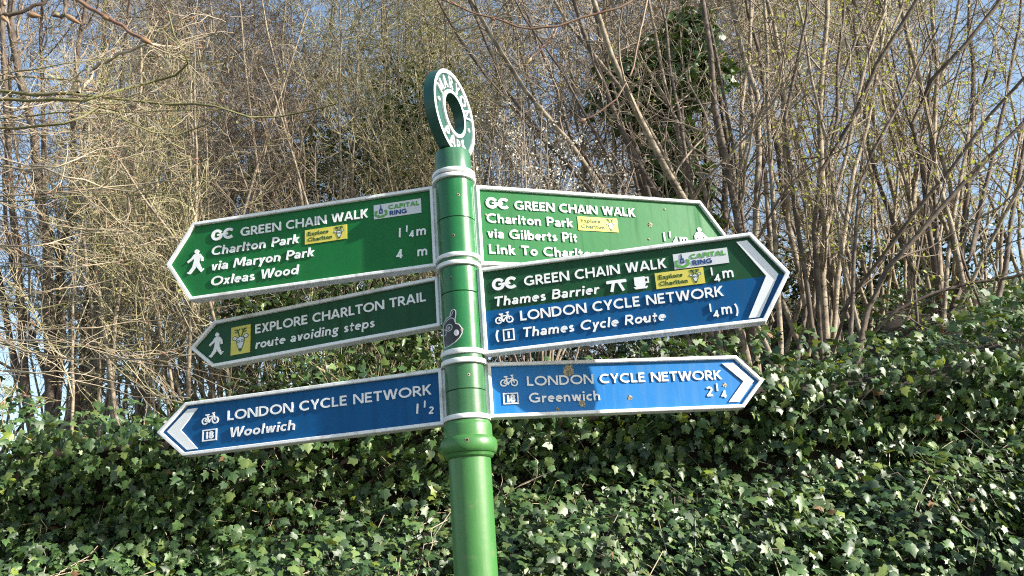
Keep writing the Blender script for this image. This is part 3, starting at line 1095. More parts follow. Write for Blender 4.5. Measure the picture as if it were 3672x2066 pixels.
def raw_mesh(name, v, f, smooth=True, uv=None, matidx=None):
    me = bpy.data.meshes.new(name)
    nv, nf, k = len(v), len(f), f.shape[1]
    me.vertices.add(nv)
    me.vertices.foreach_set('co', np.ascontiguousarray(v, dtype=np.float32).ravel())
    me.loops.add(nf * k)
    me.loops.foreach_set('vertex_index', np.ascontiguousarray(f, dtype=np.int32).ravel())
    me.polygons.add(nf)
    me.polygons.foreach_set('loop_start', np.arange(0, nf * k, k, dtype=np.int32))
    if smooth:
        me.polygons.foreach_set('use_smooth', np.ones(nf, dtype=bool))
    if matidx is not None:
        me.polygons.foreach_set('material_index', np.ascontiguousarray(matidx, dtype=np.int32))
    if uv is not None:
        l = me.uv_layers.new(name='UVMap')
        l.data.foreach_set('uv', np.ascontiguousarray(uv[f.ravel()], dtype=np.float32).ravel())
    me.update(calc_edges=True)
    me.validate()
    return me


gm = MB()
gm.face([(-600, -600, -.004), (600, -600, -.004), (600, 1200, -.004), (-600, 1200, -.004)])
new_obj('ground', gm.mesh('ground'), None, 'grass', kind='structure')
gm = MB()
gm.face([(-30, -3, 0), (30, -3, 0), (30, 2.72, 0), (-30, 2.72, 0)])
new_obj('path', gm.mesh('path'), None, 'path', kind='structure')

# face of the bank: parameter v runs from the foot up the ledge and the steep face to the top
def face_y(x, z):
    """distance of the soil face: overhanging at the top, hollow in the middle, sloping out to the path below"""
    dz = z - (1.86 + .06 * wob(x, 3.0) + .045 * x)
    prof = np.interp(dz, [-1.9, -.9, -.35, -.15, 0, .10, .28, .50, .62, .8], [2.75, 2.95, 3.32, 3.60, 3.92, 4.05, 4.08, 3.96, 3.92, 4.05])
    return prof + .09 * wob(x, z * 1.5)


xs = np.linspace(-9, 9, 181)
zs = np.concatenate([np.linspace(-.02, 1.4, 12), np.linspace(1.45, 2.35, 28)])
X, Zq = np.meshgrid(xs, zs, indexing='ij')
Yq = face_y(X, Zq)
ys = np.concatenate([np.linspace(4.1, 8, 30), np.linspace(8.4, 40, 25)])
X2, Y2 = np.meshgrid(xs, ys, indexing='ij')
Z2 = bank_z(X2, Y2)
bank = grid_mesh('bank', np.concatenate([X, X2], 1), np.concatenate([Yq, Y2], 1), np.concatenate([Zq, Z2], 1))
new_obj('bank', bank, None, 'soil', kind='structure')

# ------------------------------------------------------------------ leaves
IVY2D = np.array([(0, .02), (.20, -.10), (.47, .10), (.36, .28), (.50, .50), (.22, .60), (0, 1.0), (-.22, .60), (-.50, .50), (-.36, .28), (-.47, .10), (-.20, -.10), (0, .36)])
IVYF = np.array([[12, i, (i + 1) % 12] for i in range(12)])
IVYZ = -.32 * np.abs(IVY2D[:, 0]) ** 1.3 - .22 * (IVY2D[:, 1] - .3) ** 2 + .05
OVAL2D = np.array([(0, 0), (.20, .22), (.26, .5), (.16, .8), (0, 1), (-.16, .8), (-.26, .5), (-.20, .22), (0, .5)])
OVALF = np.array([[8, i, (i + 1) % 8] for i in range(8)])
OVALZ = -.35 * np.abs(OVAL2D[:, 0]) - .15 * (OVAL2D[:, 1] - .3) ** 2
DIA2D = np.array([(0, 0), (.30, .45), (0, 1), (-.30, .45)])
DIAF = np.array([[0, 1, 2], [0, 2, 3]])
DIAZ = np.array([0, -.05, -.1, .08])


def unit(v):
    return v / (np.linalg.norm(v, axis=-1, keepdims=True) + 1e-9)


def leaf_basis(nrm, tip):
    n = unit(nrm)
    t = unit(tip - n * np.sum(tip * n, -1, keepdims=True))
    b = np.cross(t, n)
    return n, t, b


def leaves(name, pos, nrm, tip, size, shape='ivy', matidx=None):
    P2, F, ZZ = {'ivy': (IVY2D, IVYF, IVYZ), 'oval': (OVAL2D, OVALF, OVALZ), 'dia': (DIA2D, DIAF, DIAZ)}[shape]
    n, t, b = leaf_basis(nrm, tip)
    N, K = len(pos), len(P2)
    size = np.asarray(size)[:, None, None]
    # every leaf differs a little: breadth, curl, fold and lobe depth
    wd = rng.uniform(.78, 1.12, (N, 1, 1))
    curl = rng.uniform(-.2, 2.0, (N, 1, 1))
    lob = 1 + rng.normal(size=(N, K, 1)) * (.10 if shape == 'ivy' else .05)
    tw = rng.normal(size=(N, 1, 1)) * .25
    zz = ZZ[None, :, None] * curl + tw * (P2[None, :, 0, None] * P2[None, :, 1, None])
    v = pos[:, None, :] + size * (P2[None, :, 0, None] * wd * lob * b[:, None, :] + P2[None, :, 1, None] * lob * t[:, None, :] + zz * n[:, None, :])
    f = (F[None] + (np.arange(N) * K)[:, None, None]).reshape(-1, 3)
    uv = np.tile(P2, (N, 1))
    mi = None if matidx is None else np.repeat(matidx, len(F))
    return raw_mesh(name, v.reshape(-1, 3), f, smooth=True, uv=uv, matidx=mi)


# ------------------------------------------------------------------ branching
def resample(pts, K):
    P = np.array(pts, float)
    s = np.r_[0, np.cumsum(np.linalg.norm(np.diff(P, axis=0), axis=1))]
    t = np.linspace(0, s[-1], K)
    return np.stack([np.interp(t, s, P[:, i]) for i in range(3)], 1)


def tubes(P, R, sides=3):
    """P (N,K,3), R (N,K) -> verts, quad faces"""
    N, K, _ = P.shape
    T = np.gradient(P, axis=1)
    T = unit(T)
    ref = np.where(np.abs(T[..., 2:3]) > .85, np.array([1.0, .2, 0]), np.array([.13, .21, 1.0]))
    A = unit(np.cross(T, ref))
    B = np.cross(T, A)
    ang = np.arange(sides) * 2 * math.pi / sides
    V = P[:, :, None, :] + R[:, :, None, None] * (np.cos(ang)[None, None, :, None] * A[:, :, None, :] + np.sin(ang)[None, None, :, None] * B[:, :, None, :])
    idx = np.arange(N * K * sides).reshape(N, K, sides)
    nx = np.roll(idx, -1, axis=2)
    f = np.stack([idx[:, :-1], nx[:, :-1], nx[:, 1:], idx[:, 1:]], -1).reshape(-1, 4)
    return V.reshape(-1, 3), f


def grow(P, R, n, t0, t1, len0, len1, a0, a1, K, rr, up=0.0, wig=.15, tipr=.35, taper_len=True, rmin=.0012):
    """children on parent polylines"""
    N, KP, _ = P.shape
    M_ = N * n
    pi = np.repeat(np.arange(N), n)
    t = rng.uniform(t0, t1, M_)
    x = t * (KP - 1)
    i = np.clip(x.astype(int), 0, KP - 2)
    fr = (x - i)[:, None]
    A, B = P[pi, i], P[pi, i + 1]
    start = A * (1 - fr) + B * fr
    tan = unit(B - A)
    rp = R[pi, i] * (1 - fr[:, 0]) + R[pi, i + 1] * fr[:, 0]
    q = unit(rng.normal(size=(M_, 3)))
    perp = unit(np.cross(tan, q))
    an = rng.uniform(a0, a1, M_)[:, None]
    d = unit(tan * np.cos(an) + perp * np.sin(an) + np.array([0, 0, up]))
    L = rng.uniform(len0, len1, M_)
    if taper_len:
        L = L * (1.15 - .6 * t)
    pts = [start]
    cur = start
    for k in range(1, K):
        d = unit(d + rng.normal(size=(M_, 3)) * wig + np.array([0, 0, up * .25]))
        cur = cur + d * (L / (K - 1))[:, None]
        pts.append(cur)
    P2 = np.stack(pts, 1)
    r0 = np.maximum(rp * rr, rmin)
    R2 = r0[:, None] * np.linspace(1, tipr, K)[None]
    return P2, np.maximum(R2, rmin * .6)


def cat_tubes(sets):
    vs_, fs, o = [], [], 0
    for P, R, s in sets:
        v, f = tubes(P, R, s)
        vs_.append(v)
        fs.append(f + o)
        o += len(v)
    return np.concatenate(vs_), np.concatenate(fs)


def copy_tree(root, loc, rz, sc):
    r = root.copy()
    C.objects.link(r)
    r.location, r.rotation_euler, r.scale = loc, (0, 0, rz), sc
    for ch in root.children:
        c = ch.copy()
        C.objects.link(c)
        c.parent = r
    return r


def crown_mesh(P0, R0, dens, base_len, up, extra_thin=1.0, leaf=None, a=(.35, .9), rmin=.0013, t0=.12):
    """side branches, twigs and twiglets on the given stems; leaf = (material, shape, size, share)"""
    n1, n2, n3 = dens
    P1, R1 = grow(P0, R0, n1, t0, .98, base_len * .5, base_len, a[0], a[1], 7, .45, up, .22, .35, True, rmin * 1.5)
    P2, R2 = grow(P1, R1, n2, .15, 1.0, base_len * .22, base_len * .5, .45, 1.25, 6, .55, up * .4, .30, .4, True, rmin * 1.15)
    P3, R3 = grow(P2, R2, n3, .15, 1.0, base_len * .08, base_len * .22, .45, 1.3, 4, .7, up * .2, .35, .5, True, rmin)
    v, f = cat_tubes([(P1, R1, 4), (P2, R2, 3), (P3, R3, 3)])
    lv = None
    if leaf:
        m, shape, size, share = leaf
        E = np.concatenate([P3[:, -1], P3[:, 1], P2[:, -1], P2[:, 2]])
        k = rng.random(len(E)) < share
        E = E[k]
        lv = (E, rng.normal(size=E.shape) + np.array([0, 0, .6]), rng.normal(size=E.shape) + np.array([0, 0, .3]), size * rng.uniform(.6, 1.3, len(E)), shape, m)
    return v, f, lv


def make_tree(name, loc, stems, rads, label, group, dens, base_len, up, bark, twig, leaf=None, sides=8, rmin=.0013, t0=.12, a=(.35, .9), cat='tree', stem_name='stem', rk=1.0):
    """stems: list of polylines in world coordinates; loc: base"""
    root = empty(name, loc, label, cat, group)
    loc = np.array(loc)
    P0, R0 = [], []
    for pts, (ra, rb) in zip(stems, rads):
        p = resample(pts, 12) - loc
        ln = np.linalg.norm(p[-1] - p[0])
        w = rng.normal(size=(12, 3)) * .012 * ln
        w = np.cumsum(w, 0) * .35
        w -= np.linspace(0, 1, 12)[:, None] * w[-1]
        w[0] = 0
        P0.append(p + w)
        R0.append(np.linspace(ra, rb, 12) * rk)
    P0, R0 = np.array(P0), np.array(R0)
    for i, (p, r) in enumerate(zip(P0, R0)):
        v, f = tubes(p[None], r[None], sides)
        new_obj(stem_name, raw_mesh(stem_name, v, f), root, bark[i % len(bark)] if isinstance(bark, list) else bark)
    v, f, lv = crown_mesh(P0, R0, dens, base_len, up, leaf=leaf, rmin=rmin, t0=t0, a=a)
    new_obj('twigs', raw_mesh('twigs', v, f), root, twig, kind='stuff')
    if lv is not None:
        new_obj('leaves', leaves('leaves', lv[0], lv[1], lv[2], lv[3], lv[4]), root, lv[5], kind='stuff')
    return root


def base_at(px, py, Y):
    p = at(px, py, Y)
    return (p[0], Y, float(bank_z(p[0], Y)) - .06)


def traced(base, pts, Y, dy=0.0, ext=1.4):
    """stem from the base through photo points, leaning dy in depth, carried on beyond the frame"""
    n = len(pts)
    res = [np.array(base)]
    for i, (x, y) in enumerate(pts):
        res.append(at(x, y, Y + dy * (i + 1) / n))
    d = unit(res[-1] - res[-2])
    d = unit(d + np.array([0, 0, .35]))
    res.append(res[-1] + d * ext)
    return res


def coppice(base, n, h0, h1, lean, bend, seed, r0=.016, r1=.03):
    """a fan of rising stems"""
    r_ = np.random.default_rng(seed)
    S, Rr = [], []
    b = np.array(base)
    for i in range(n):
        a = r_.uniform(0, 2 * math.pi)
        q = r_.uniform(.15, 1) * lean
        hd = np.array([math.cos(a), math.sin(a) * .7, 0])
        h = r_.uniform(h0, h1)
        o = b + hd * r_.uniform(0, .12)
        pts = [o]
        for k in range(1, 6):
            t = k / 5
            pts.append(o + hd * q * h * (t + bend * t * t) + np.array([0, 0, h * t]) + r_.normal(size=3) * .05)
        S.append(pts)
        rr_ = r_.uniform(r0, r1)
        Rr.append((rr_, rr_ * .25))
    return S, Rr


def fan(base, Y, n, x0, x1, seed):
    """more stems of a clump rising to random places along the top of the view"""
    r_ = np.random.default_rng(seed)
    S, Rr = [], []
    for i in range(n):
        b = np.array(base) + np.array([r_.uniform(-.3, .3), r_.uniform(-.25, .25), 0])
        X = x0 + (x1 - x0) * (i + r_.random()) / n
        t = at(X, r_.uniform(-60, 60), Y + r_.uniform(-.3, .9))
        mid = (b + t) / 2 + np.array([(b[0] - t[0]) * .08, 0, .06]) + r_.normal(size=3) * .05
        d = unit(t - mid) + np.array([0, 0, .3])
        S.append([b, (b * .6 + mid * .4), mid, t, t + d * 1.2])
        q = r_.uniform(.012, .026)
        Rr.append((q, q * .42))
    return S, Rr


GR = 'coppiced trees on the bank'
BUD = ('bud', 'dia', .024, .7)
# right-hand clumps, stems followed from the photograph
bA = base_at(2690, 1255, 5.0)
SA = [traced(bA, q, 5.0, dy, 1.5) for q, dy in (
    ([(2420, 950), (2160, 691), (2008, 505), (1857, 303), (1731, 116)], -.2),
    ([(2520, 950), (2372, 706), (2261, 505), (2185, 303), (2084, 76)], .3),
    ([(2560, 900), (2362, 600), (2210, 283), (2095, 0)], -.4),
    ([(2380, 960), (2099, 681), (1907, 429), (1807, 227), (1696, 0)], .5),
    ([(2670, 950), (2647, 700), (2563, 296), (2518, 0)], -.1),
    ([(2700, 950), (2716, 700), (2696, 346), (2632, 173), (2597, 0)], .4),
    ([(2480, 1000), (2260, 740), (2080, 480), (1960, 230), (1880, 20)], .6),
    ([(2600, 960), (2490, 640), (2400, 330), (2330, 60)], .7),
    ([(2540, 1050), (2300, 860), (2050, 640), (1860, 440), (1700, 250)], .5))]
FA, QA = fan(bA, 5.0, 7, 1750, 2700, 61)
make_tree('coppice_tree', bA, SA + FA, [(.026, .011), (.030, .013), (.032, .013), (.022, .009), (.034, .014), (.030, .013), (.022, .009), (.026, .010), (.020, .008)] + QA,
          'many-stemmed bare tree whose pale stems lean far over behind the upper arms', GR, (8, 5, 3), 1.2, .12, ['bark_pale', 'bark_dark', 'bark_pale', 'bark_dark', 'bark_dark'], 'twig_brown', ('bud', 'dia', .018, .12), t0=.2, rmin=.0020, rk=.8)
bB = base_at(2930, 1265, 5.0)
SB = [traced(bB, q, 5.0, dy, 1.3) for q, dy in (
    ([(2850, 900), (2815, 600), (2790, 207), (2750, 0)], .3),
    ([(2955, 980), (2963, 691), (2958, 346), (2968, 0)], .1),
    ([(2960, 900), (2968, 662), (3076, 484), (3170, 276), (3239, 148), (3338, 0)], -.5),
    ([(2870, 850), (2815, 444), (2844, 173), (2864, 0)], -.2),
    ([(2760, 1000), (2720, 700), (2696, 395), (2681, 197), (2679, 0)], .5),
    ([(3000, 1000), (3060, 700), (3140, 400), (3180, 0)], .6),
    ([(3020, 1100), (3180, 860), (3330, 640), (3500, 420), (3650, 250)], -.6))]
FB, QB = fan(bB, 5.0, 7, 2600, 3350, 62)
make_tree('coppice_tree', bB, SB + FB, [(.026, .012), (.030, .014), (.022, .010), (.020, .009), (.022, .010), (.022, .009), (.016, .008)] + QB,
          'many-stemmed budding tree rooted at the tip of the green and blue arm', GR, (8, 5, 3), 1.0, .10, ['bark_pale', 'bark_pale', 'bark_dark', 'bark_dark'], 'twig_brown', BUD, t0=.15, rmin=.0018, rk=.8)
bC = base_at(3390, 1180, 5.8)
SC_ = [traced(bC, q, 5.8, dy, 1.3) for q, dy in (
    ([(3300, 900), (3249, 395), (3363, 257), (3486, 138), (3610, 0)], -.3),
    ([(3370, 900), (3338, 691), (3363, 444), (3358, 99)], .2),
    ([(3430, 900), (3452, 494), (3471, 197), (3471, 0)], .4),
    ([(3400, 950), (3330, 600), (3250, 250), (3210, 0)], .6),
    ([(3480, 900), (3560, 560), (3640, 200)], .2),
    ([(3500, 980), (3650, 700), (3800, 420)], -.4),
    ([(3300, 1000), (3190, 800), (3120, 560), (3080, 250), (3060, 0)], .7))]
FC, QC = fan(bC, 5.8, 8, 3000, 3750, 63)
make_tree('coppice_tree', bC, SC_ + FC, [(.026, .012), (.028, .012), (.030, .012), (.022, .009), (.024, .010), (.018, .008), (.022, .009)] + QC,
          'many-stemmed budding tree standing among ivy well up the bank', GR, (8, 5, 3), 1.0, .10, ['bark_dark', 'bark_pale', 'bark_dark', 'bark_pale'], 'twig_brown', BUD, t0=.15, rmin=.0020, rk=.8)
# dark low branch sweeping across the right-hand clumps
bD = base_at(3010, 1300, 4.55)
SD = [traced(bD, q, 4.55, dy, .9) for q, dy in (
    ([(3090, 1110), (3121, 1000), (3300, 840), (3486, 640), (3672, 480)], -.2),
    ([(3150, 1150), (3330, 1060), (3520, 1000), (3672, 985)], -.1),
    ([(3140, 1260), (3300, 1330), (3480, 1330), (3672, 1270)], -.25),
    ([(3040, 1000), (3060, 760), (3110, 560), (3230, 400)], .2))]
make_tree('sapling', bD, SD, [(.017, .007), (.011, .005), (.010, .005), (.013, .006)],
          'dark sapling with long low branches sweeping sideways above the ivy', GR, (12, 6, 3), .7, .05, 'bark_dark', 'twig_brown', ('bud', 'dia', .026, .30), t0=.25)

# left-hand clumps
bE = base_at(200, 1575, 6.0)
SE = [traced(bE, q, 6.0, dy, 2.0) for q, dy in (
    ([(172, 1290), (138, 1083), (138, 842), (103, 669), (60, 300)], .1),
    ([(214, 1290), (228, 1083), (235, 910), (276, 772), (300, 400)], .3),
    ([(110, 1290), (97, 1083), (76, 876), (41, 669), (20, 350)], -.2),
    ([(300, 1360), (330, 1100), (400, 700), (430, 330)], .5),
    ([(60, 1350), (-30, 1050), (-80, 700)], .2),
    ([(260, 1300), (290, 1050), (200, 700), (170, 300), (160, 0)], .6),
    ([(150, 1350), (60, 1100), (10, 800), (30, 400)], .7))]
make_tree('coppice_tree', bE, SE, [(.042, .022), (.032, .016), (.030, .015), (.022, .012), (.026, .012), (.020, .01), (.02, .01)],
          'stout dark many-stemmed tree with the thickest trunks, by the horizontal mossy branches', GR, (13, 8, 3), 1.4, .05, 'bark_dark', 'twig_brown', ('bud', 'dia', .016, .05), t0=.2, rmin=.0022)
bF = base_at(235, 1545, 9.0)
SF = [traced(bF, [(310, 1325), (386, 1166), (469, 1028), (586, 945), (760, 800)], 9.0, .6, 2.5), traced(bF, [(386, 1166), (440, 950), (470, 700), (520, 420)], 9.0, 1.0, 2.5)]
make_tree('leaning_tree', bF, SF, [(.075, .045), (.05, .025)], 'tree with one thick trunk leaning over beyond the bank', None, (24, 9, 3), 1.8, .08, 'bark_pale', 'twig_tan', None, t0=.25, rmin=.0032)
bG = base_at(350, 1545, 10.5)
SG = [traced(bG, [(347, 1221), (346, 1014), (350, 700), (365, 350)], 10.5, .4, 3.0), traced(bG, [(347, 1221), (380, 900), (480, 500), (560, 150)], 10.5, 1.0, 3.0)]
make_tree('mossy_tree', bG, SG, [(.055, .03), (.035, .02)], 'straight upright tree with yellow-green mossy trunk beyond the bank', None, (24, 9, 3), 1.8, .08, 'bark_moss', 'twig_green', None, t0=.25, rmin=.0036)


def whips(px, py, Y, n, spread, tops, seed, label, bark, twig, dens, leaf=None, r=(.010, .019), bl=.9):
    """a stool of thin whips: tops = (x0, x1, y0, y1) photo box the whips rise to"""
    r_ = np.random.default_rng(seed)
    b = np.array(base_at(px, py, Y))
    S, Rr = [], []
    for i in range(n):
        o = b + np.array([r_.uniform(-spread, spread), r_.uniform(-.35, .35), 0])
        o[2] = float(bank_z(o[0], o[1])) - .05
        tp = at(r_.uniform(tops[0], tops[1]), r_.uniform(tops[2], tops[3]), o[1] + r_.uniform(-.4, .9))
        mid = (o + tp) / 2 + np.array([(o[0] - tp[0]) * .10, 0, .18 * abs(o[0] - tp[0])]) + r_.normal(size=3) * .06
        S.append([o, o * .55 + mid * .45 + np.array([0, 0, .1]), mid, mid * .4 + tp * .6, tp])
        q = r_.uniform(*r)
        Rr.append((q, q * .35))
    return make_tree('whip_clump', tuple(b), S, Rr, label, 'clumps of thin bare whips', dens, bl, .08, bark, twig, leaf, sides=6, t0=.15, rmin=.0022, a=(.4, 1.15))


whips(620, 1500, 5.7, 22, .55, (120, 760, 150, 760), 11, 'thin bare whips leaning over between the walker arms and the dark trunks', 'bark_pale', 'twig_green', (10, 6, 3), ('bud', 'dia', .016, .10), bl=1.1)
whips(1020, 1470, 6.1, 20, .6, (560, 1250, -100, 500), 12, 'thin straight whips rising behind the arm with the stag emblem', 'bark_pale', 'twig_brown', (9, 6, 3), ('bud', 'dia', .016, .12), bl=1.1)
whips(1420, 1430, 6.4, 22, .6, (1050, 1700, -200, 300), 13, 'thin straight whips rising behind the post', 'bark_pale', 'twig_green', (9, 6, 3), ('bud', 'dia', .017, .20), bl=1.1)
whips(2100, 1330, 7.0, 16, .6, (1750, 2500, -200, 300), 14, 'thin whips hidden low down by the blue and green arm', 'bark_pale', 'twig_tan', (6, 4, 2))
whips(3150, 1150, 6.6, 26, .8, (2700, 3600, -200, 500), 15, 'thicket of thin pale whips between the budding trees', 'bark_pale', 'twig_tan', (4, 4, 2), ('bud', 'dia', .022, .8))
whips(3560, 1100, 7.4, 20, .8, (3200, 3900, -200, 500), 16, 'thin pale whips highest up the ivy slope', 'bark_pale', 'twig_brown', (4, 4, 2), ('bud', 'dia', .022, .8))
whips(2900, 1120, 8.6, 30, 1.6, (2300, 3700, 100, 800), 17, 'low thicket of whips and brush behind the budding trees', 'bark_pale', 'twig_tan', (9, 6, 2), ('bud', 'dia', .022, .2))

whips(420, 1540, 8.2, 34, 1.5, (-200, 1000, 700, 1250), 18, 'low brush of thin stems behind the dark trunks', 'bark_pale', 'twig_brown', (7, 5, 2), bl=.8)
whips(1950, 1370, 5.9, 26, .9, (1550, 2500, 900, 1230), 20, 'low brush of twigs showing between the two right-hand cycle arms', 'bark_dark', 'twig_tan', (8, 5, 3), ('bud', 'dia', .018, .2), bl=.5, r=(.006, .012))
# background trees: a few kinds, copied
protos = []
FG = 'bare trees crowding the wood behind'
for k, (twig, leaf, lab) in enumerate((('twig_tan', None, 'slender tan-twigged bare tree in the wood behind'), ('twig_brown', None, 'slender brown-twigged bare tree in the wood behind'), ('twig_green', ('bud', 'dia', .024, .16), 'slender olive-twigged bare tree in the wood behind'))):
    S, Rr = coppice((0, 0, 0), 4, 5.6, 7.6, .25, .3, 40 + k, .014, .026)
    t = make_tree('bare_tree', (0, 0, 0), S, Rr, lab, FG, (20, 8, 4), 2.1, .03, 'bark_pale', twig, leaf, sides=5, rmin=.0034, t0=.26, a=(.5, 1.3))
    protos.append(t)
spots = []
r_ = np.random.default_rng(5)
for row, (Y, n, w) in enumerate(((7.6, 6, .54), (9.4, 7, .58), (11.5, 7, .60))):
    for i in range(n):
        spots.append((Y * w * (2 * (i + .5) / n - 1) + r_.uniform(-.3, .3), Y + r_.uniform(-.6, .6)))
for i, (x, y) in enumerate(spots):
    p = protos[i % 3]
    s = r_.uniform(.9, 1.15)
    loc = (x, y, float(bank_z(np.array(x), np.array(y))) - .08)
    if i < 3:
        p.location, p.rotation_euler, p.scale = loc, (0, 0, r_.uniform(0, 6.28)), (s, s, s)
    else:
        copy_tree(p, loc, r_.uniform(0, 6.28), (s, s, s * r_.uniform(.95, 1.2)))


# ------------------------------------------------------------------ shrubs, ivy-clad trunk, blossom
def blob_leaves(c, rad, n, seed, shell=.45):
    r_ = np.random.default_rng(seed)
    d = unit(r_.normal(size=(n, 3)))
    q = (shell + (1 - shell) * r_.random(n) ** .6)[:, None]
    nz = 1 + .28 * np.sin(d[:, 0:1] * 7 + seed) * np.cos(d[:, 2:3] * 6 + 1) + .15 * np.sin(d[:, 1:2] * 13 + seed * 2)
    return np.array(c) + d * q * nz * np.array(rad), d


def leafy(name, base, blobs, nleaf, size, m, label, cat, shape='oval', group=None, seed=3, twig='twig_green', stems=9, rs=.007, on_twigs=False):
    root = empty(name, base, label, cat, group)
    b = np.array(base)
    pos, nr = [], []
    for i, (c, rad, share) in enumerate(blobs):
        p, d = blob_leaves(np.array(c) - b, rad, int(nleaf * share), seed + i)
        pos.append(p)
        nr.append(d)
    pos, nr = np.concatenate(pos), np.concatenate(nr)
    r_ = np.random.default_rng(seed)
    P, R = [], []
    for i in range(stems * len(blobs)):
        c, rad, _ = blobs[i % len(blobs)]
        e = np.array(c) - b + unit(r_.normal(size=3)) * np.array(rad) * r_.uniform(.5, 1.15)
        o = np.array([r_.uniform(-.1, .1), r_.uniform(-.1, .1), 0])
        mid = (o + e) / 2 + r_.normal(size=3) * .08 * np.linalg.norm(e)
        P.append(resample([o, (o + mid) / 2 + r_.normal(size=3) * .03, mid, e], 8))
        R.append(np.linspace(rs, rs * .3, 8))
    P, R = np.array(P), np.array(R)
    P1, R1 = grow(P, R, 14 if on_twigs else 9, .45 if on_twigs else .3, 1, .15, .5, .4, 1.0, 5, .6, .1, .2)
    if on_twigs:
        # flowers sit in small clusters along the twigs
        q = P1[:, 1:].reshape(-1, 3)
        w = q[r_.integers(0, len(q), nleaf // 4)]
        pos = np.repeat(w, 4, 0) + r_.normal(size=(len(w) * 4, 3)) * .016
        nr = unit(r_.normal(size=pos.shape))
    N = len(pos)
    nrm = nr * .8 + r_.normal(size=(N, 3)) * .6 + np.array([0, -.1, .5])
    tip = r_.normal(size=(N, 3)) + nr * .6 + np.array([0, 0, -.2])
    new_obj('foliage', leaves('foliage', pos, nrm, tip, size * r_.uniform(.6, 1.3, N), shape), root, m, kind='stuff')
    v, f = cat_tubes([(P, R, 5), (P1, R1, 3)])
    new_obj('stems', raw_mesh('stems', v, f), root, twig, kind='stuff')
    return root


def blob(px, py, Y, rx, rz, share, ry=None):
    return (at(px, py, Y), (rx, ry or rx * .7, rz), share)


leafy('broadleaf_shrub', base_at(1330, 1440, 4.75), [blob(1150, 1330, 4.75, .32, .20, .25), blob(1380, 1270, 4.7, .28, .26, .35), blob(1500, 1250, 4.8, .22, .25, .25), blob(980, 1400, 4.8, .25, .14, .15)],
      1900, .048, 'shrub', 'glossy round-leaved shrub between the stag arm and the lower blue arm', 'shrub', seed=21)
leafy('broadleaf_shrub', base_at(1250, 1420, 5.6), [blob(1100, 1060, 5.6, .42, .26, .4), blob(1330, 1040, 5.6, .34, .22, .3), blob(930, 1100, 5.6, .28, .2, .3)],
      1800, .050, 'shrub', 'leafy shrub showing between the two upper left-pointing arms', 'shrub', seed=24)
leafy('broadleaf_shrub', base_at(2150, 1330, 5.6), [blob(1900, 1310, 5.6, .45, .16, .5), blob(2350, 1260, 5.6, .45, .16, .5)],
      1500, .046, 'shrub_dark', 'dark low shrub between the two right-hand cycle arms', 'shrub', seed=52)
leafy('evergreen_tree', base_at(1330, 1420, 7.0), [blob(1230, 560, 7.0, .6, .45, .3), blob(1430, 520, 7.0, .42, .5, .25), blob(1050, 620, 7.0, .5, .3, .2), blob(1480, 360, 7.2, .35, .5, .25)],
      3600, .048, 'shrub', 'dark evergreen showing through twigs beside the ring', 'tree', seed=27, stems=6, rs=.02)
leafy('ivy_clad_tree', base_at(2520, 1250, 6.4), [blob(2420, 580, 6.4, .24, .42, .25), blob(2280, 330, 6.4, .36, .34, .25), blob(2440, 250, 6.4, .38, .36, .3), blob(2470, 100, 6.5, .25, .2, .1), blob(2500, 850, 6.3, .2, .45, .1)],
      3000, .070, 'ivy_b', 'trunk wrapped in dark ivy behind the leaning pale stems', 'tree', shape='ivy', seed=31, stems=3, rs=.04, twig='bark_dark')
leafy('evergreen_tree', base_at(3100, 1150, 8.0), [blob(3080, 960, 7.6, .6, .35, .4), blob(3400, 900, 7.8, .6, .35, .35), blob(2760, 980, 7.8, .5, .35, .25)],
      2600, .06, 'shrub_dark', 'low dark evergreen between the budding trees', 'tree', seed=33, stems=5, rs=.015)
leafy('willow_tree', base_at(1560, 1420, 7.6), [blob(1570, 150, 7.6, .30, .55, .5), blob(1640, 330, 7.6, .25, .40, .3), blob(1420, 420, 7.8, .25, .3, .2)],
      1700, .040, 'catkin', 'tree hung with yellow-green catkins above the ring', 'tree', seed=36, stems=8, rs=.012)
leafy('blossom_tree', base_at(1900, 1380, 4.75), [blob(1880, 500, 4.75, .42, .32, .45, .15), blob(2080, 560, 4.75, .34, .27, .3, .15), blob(1790, 440, 4.7, .29, .27, .25, .15)],
      3200, .016, 'blossom', 'white blossoming tree behind the ring and leaning stems', 'tree', shape='dia', seed=41, stems=10, rs=.008, twig='twig_brown', on_twigs=True)
leafy('blossom_tree', base_at(880, 1450, 8.2), [blob(800, 580, 8.2, .8, .5, .35), blob(420, 250, 8.4, 1.0, .65, .4), blob(1250, 600, 8.2, .6, .4, .25)],
      5000, .028, 'blossom', 'thinly blossoming white tree above the upper left-pointing arm', 'tree', shape='dia', seed=44, stems=14, rs=.012, twig='twig_brown', on_twigs=True)


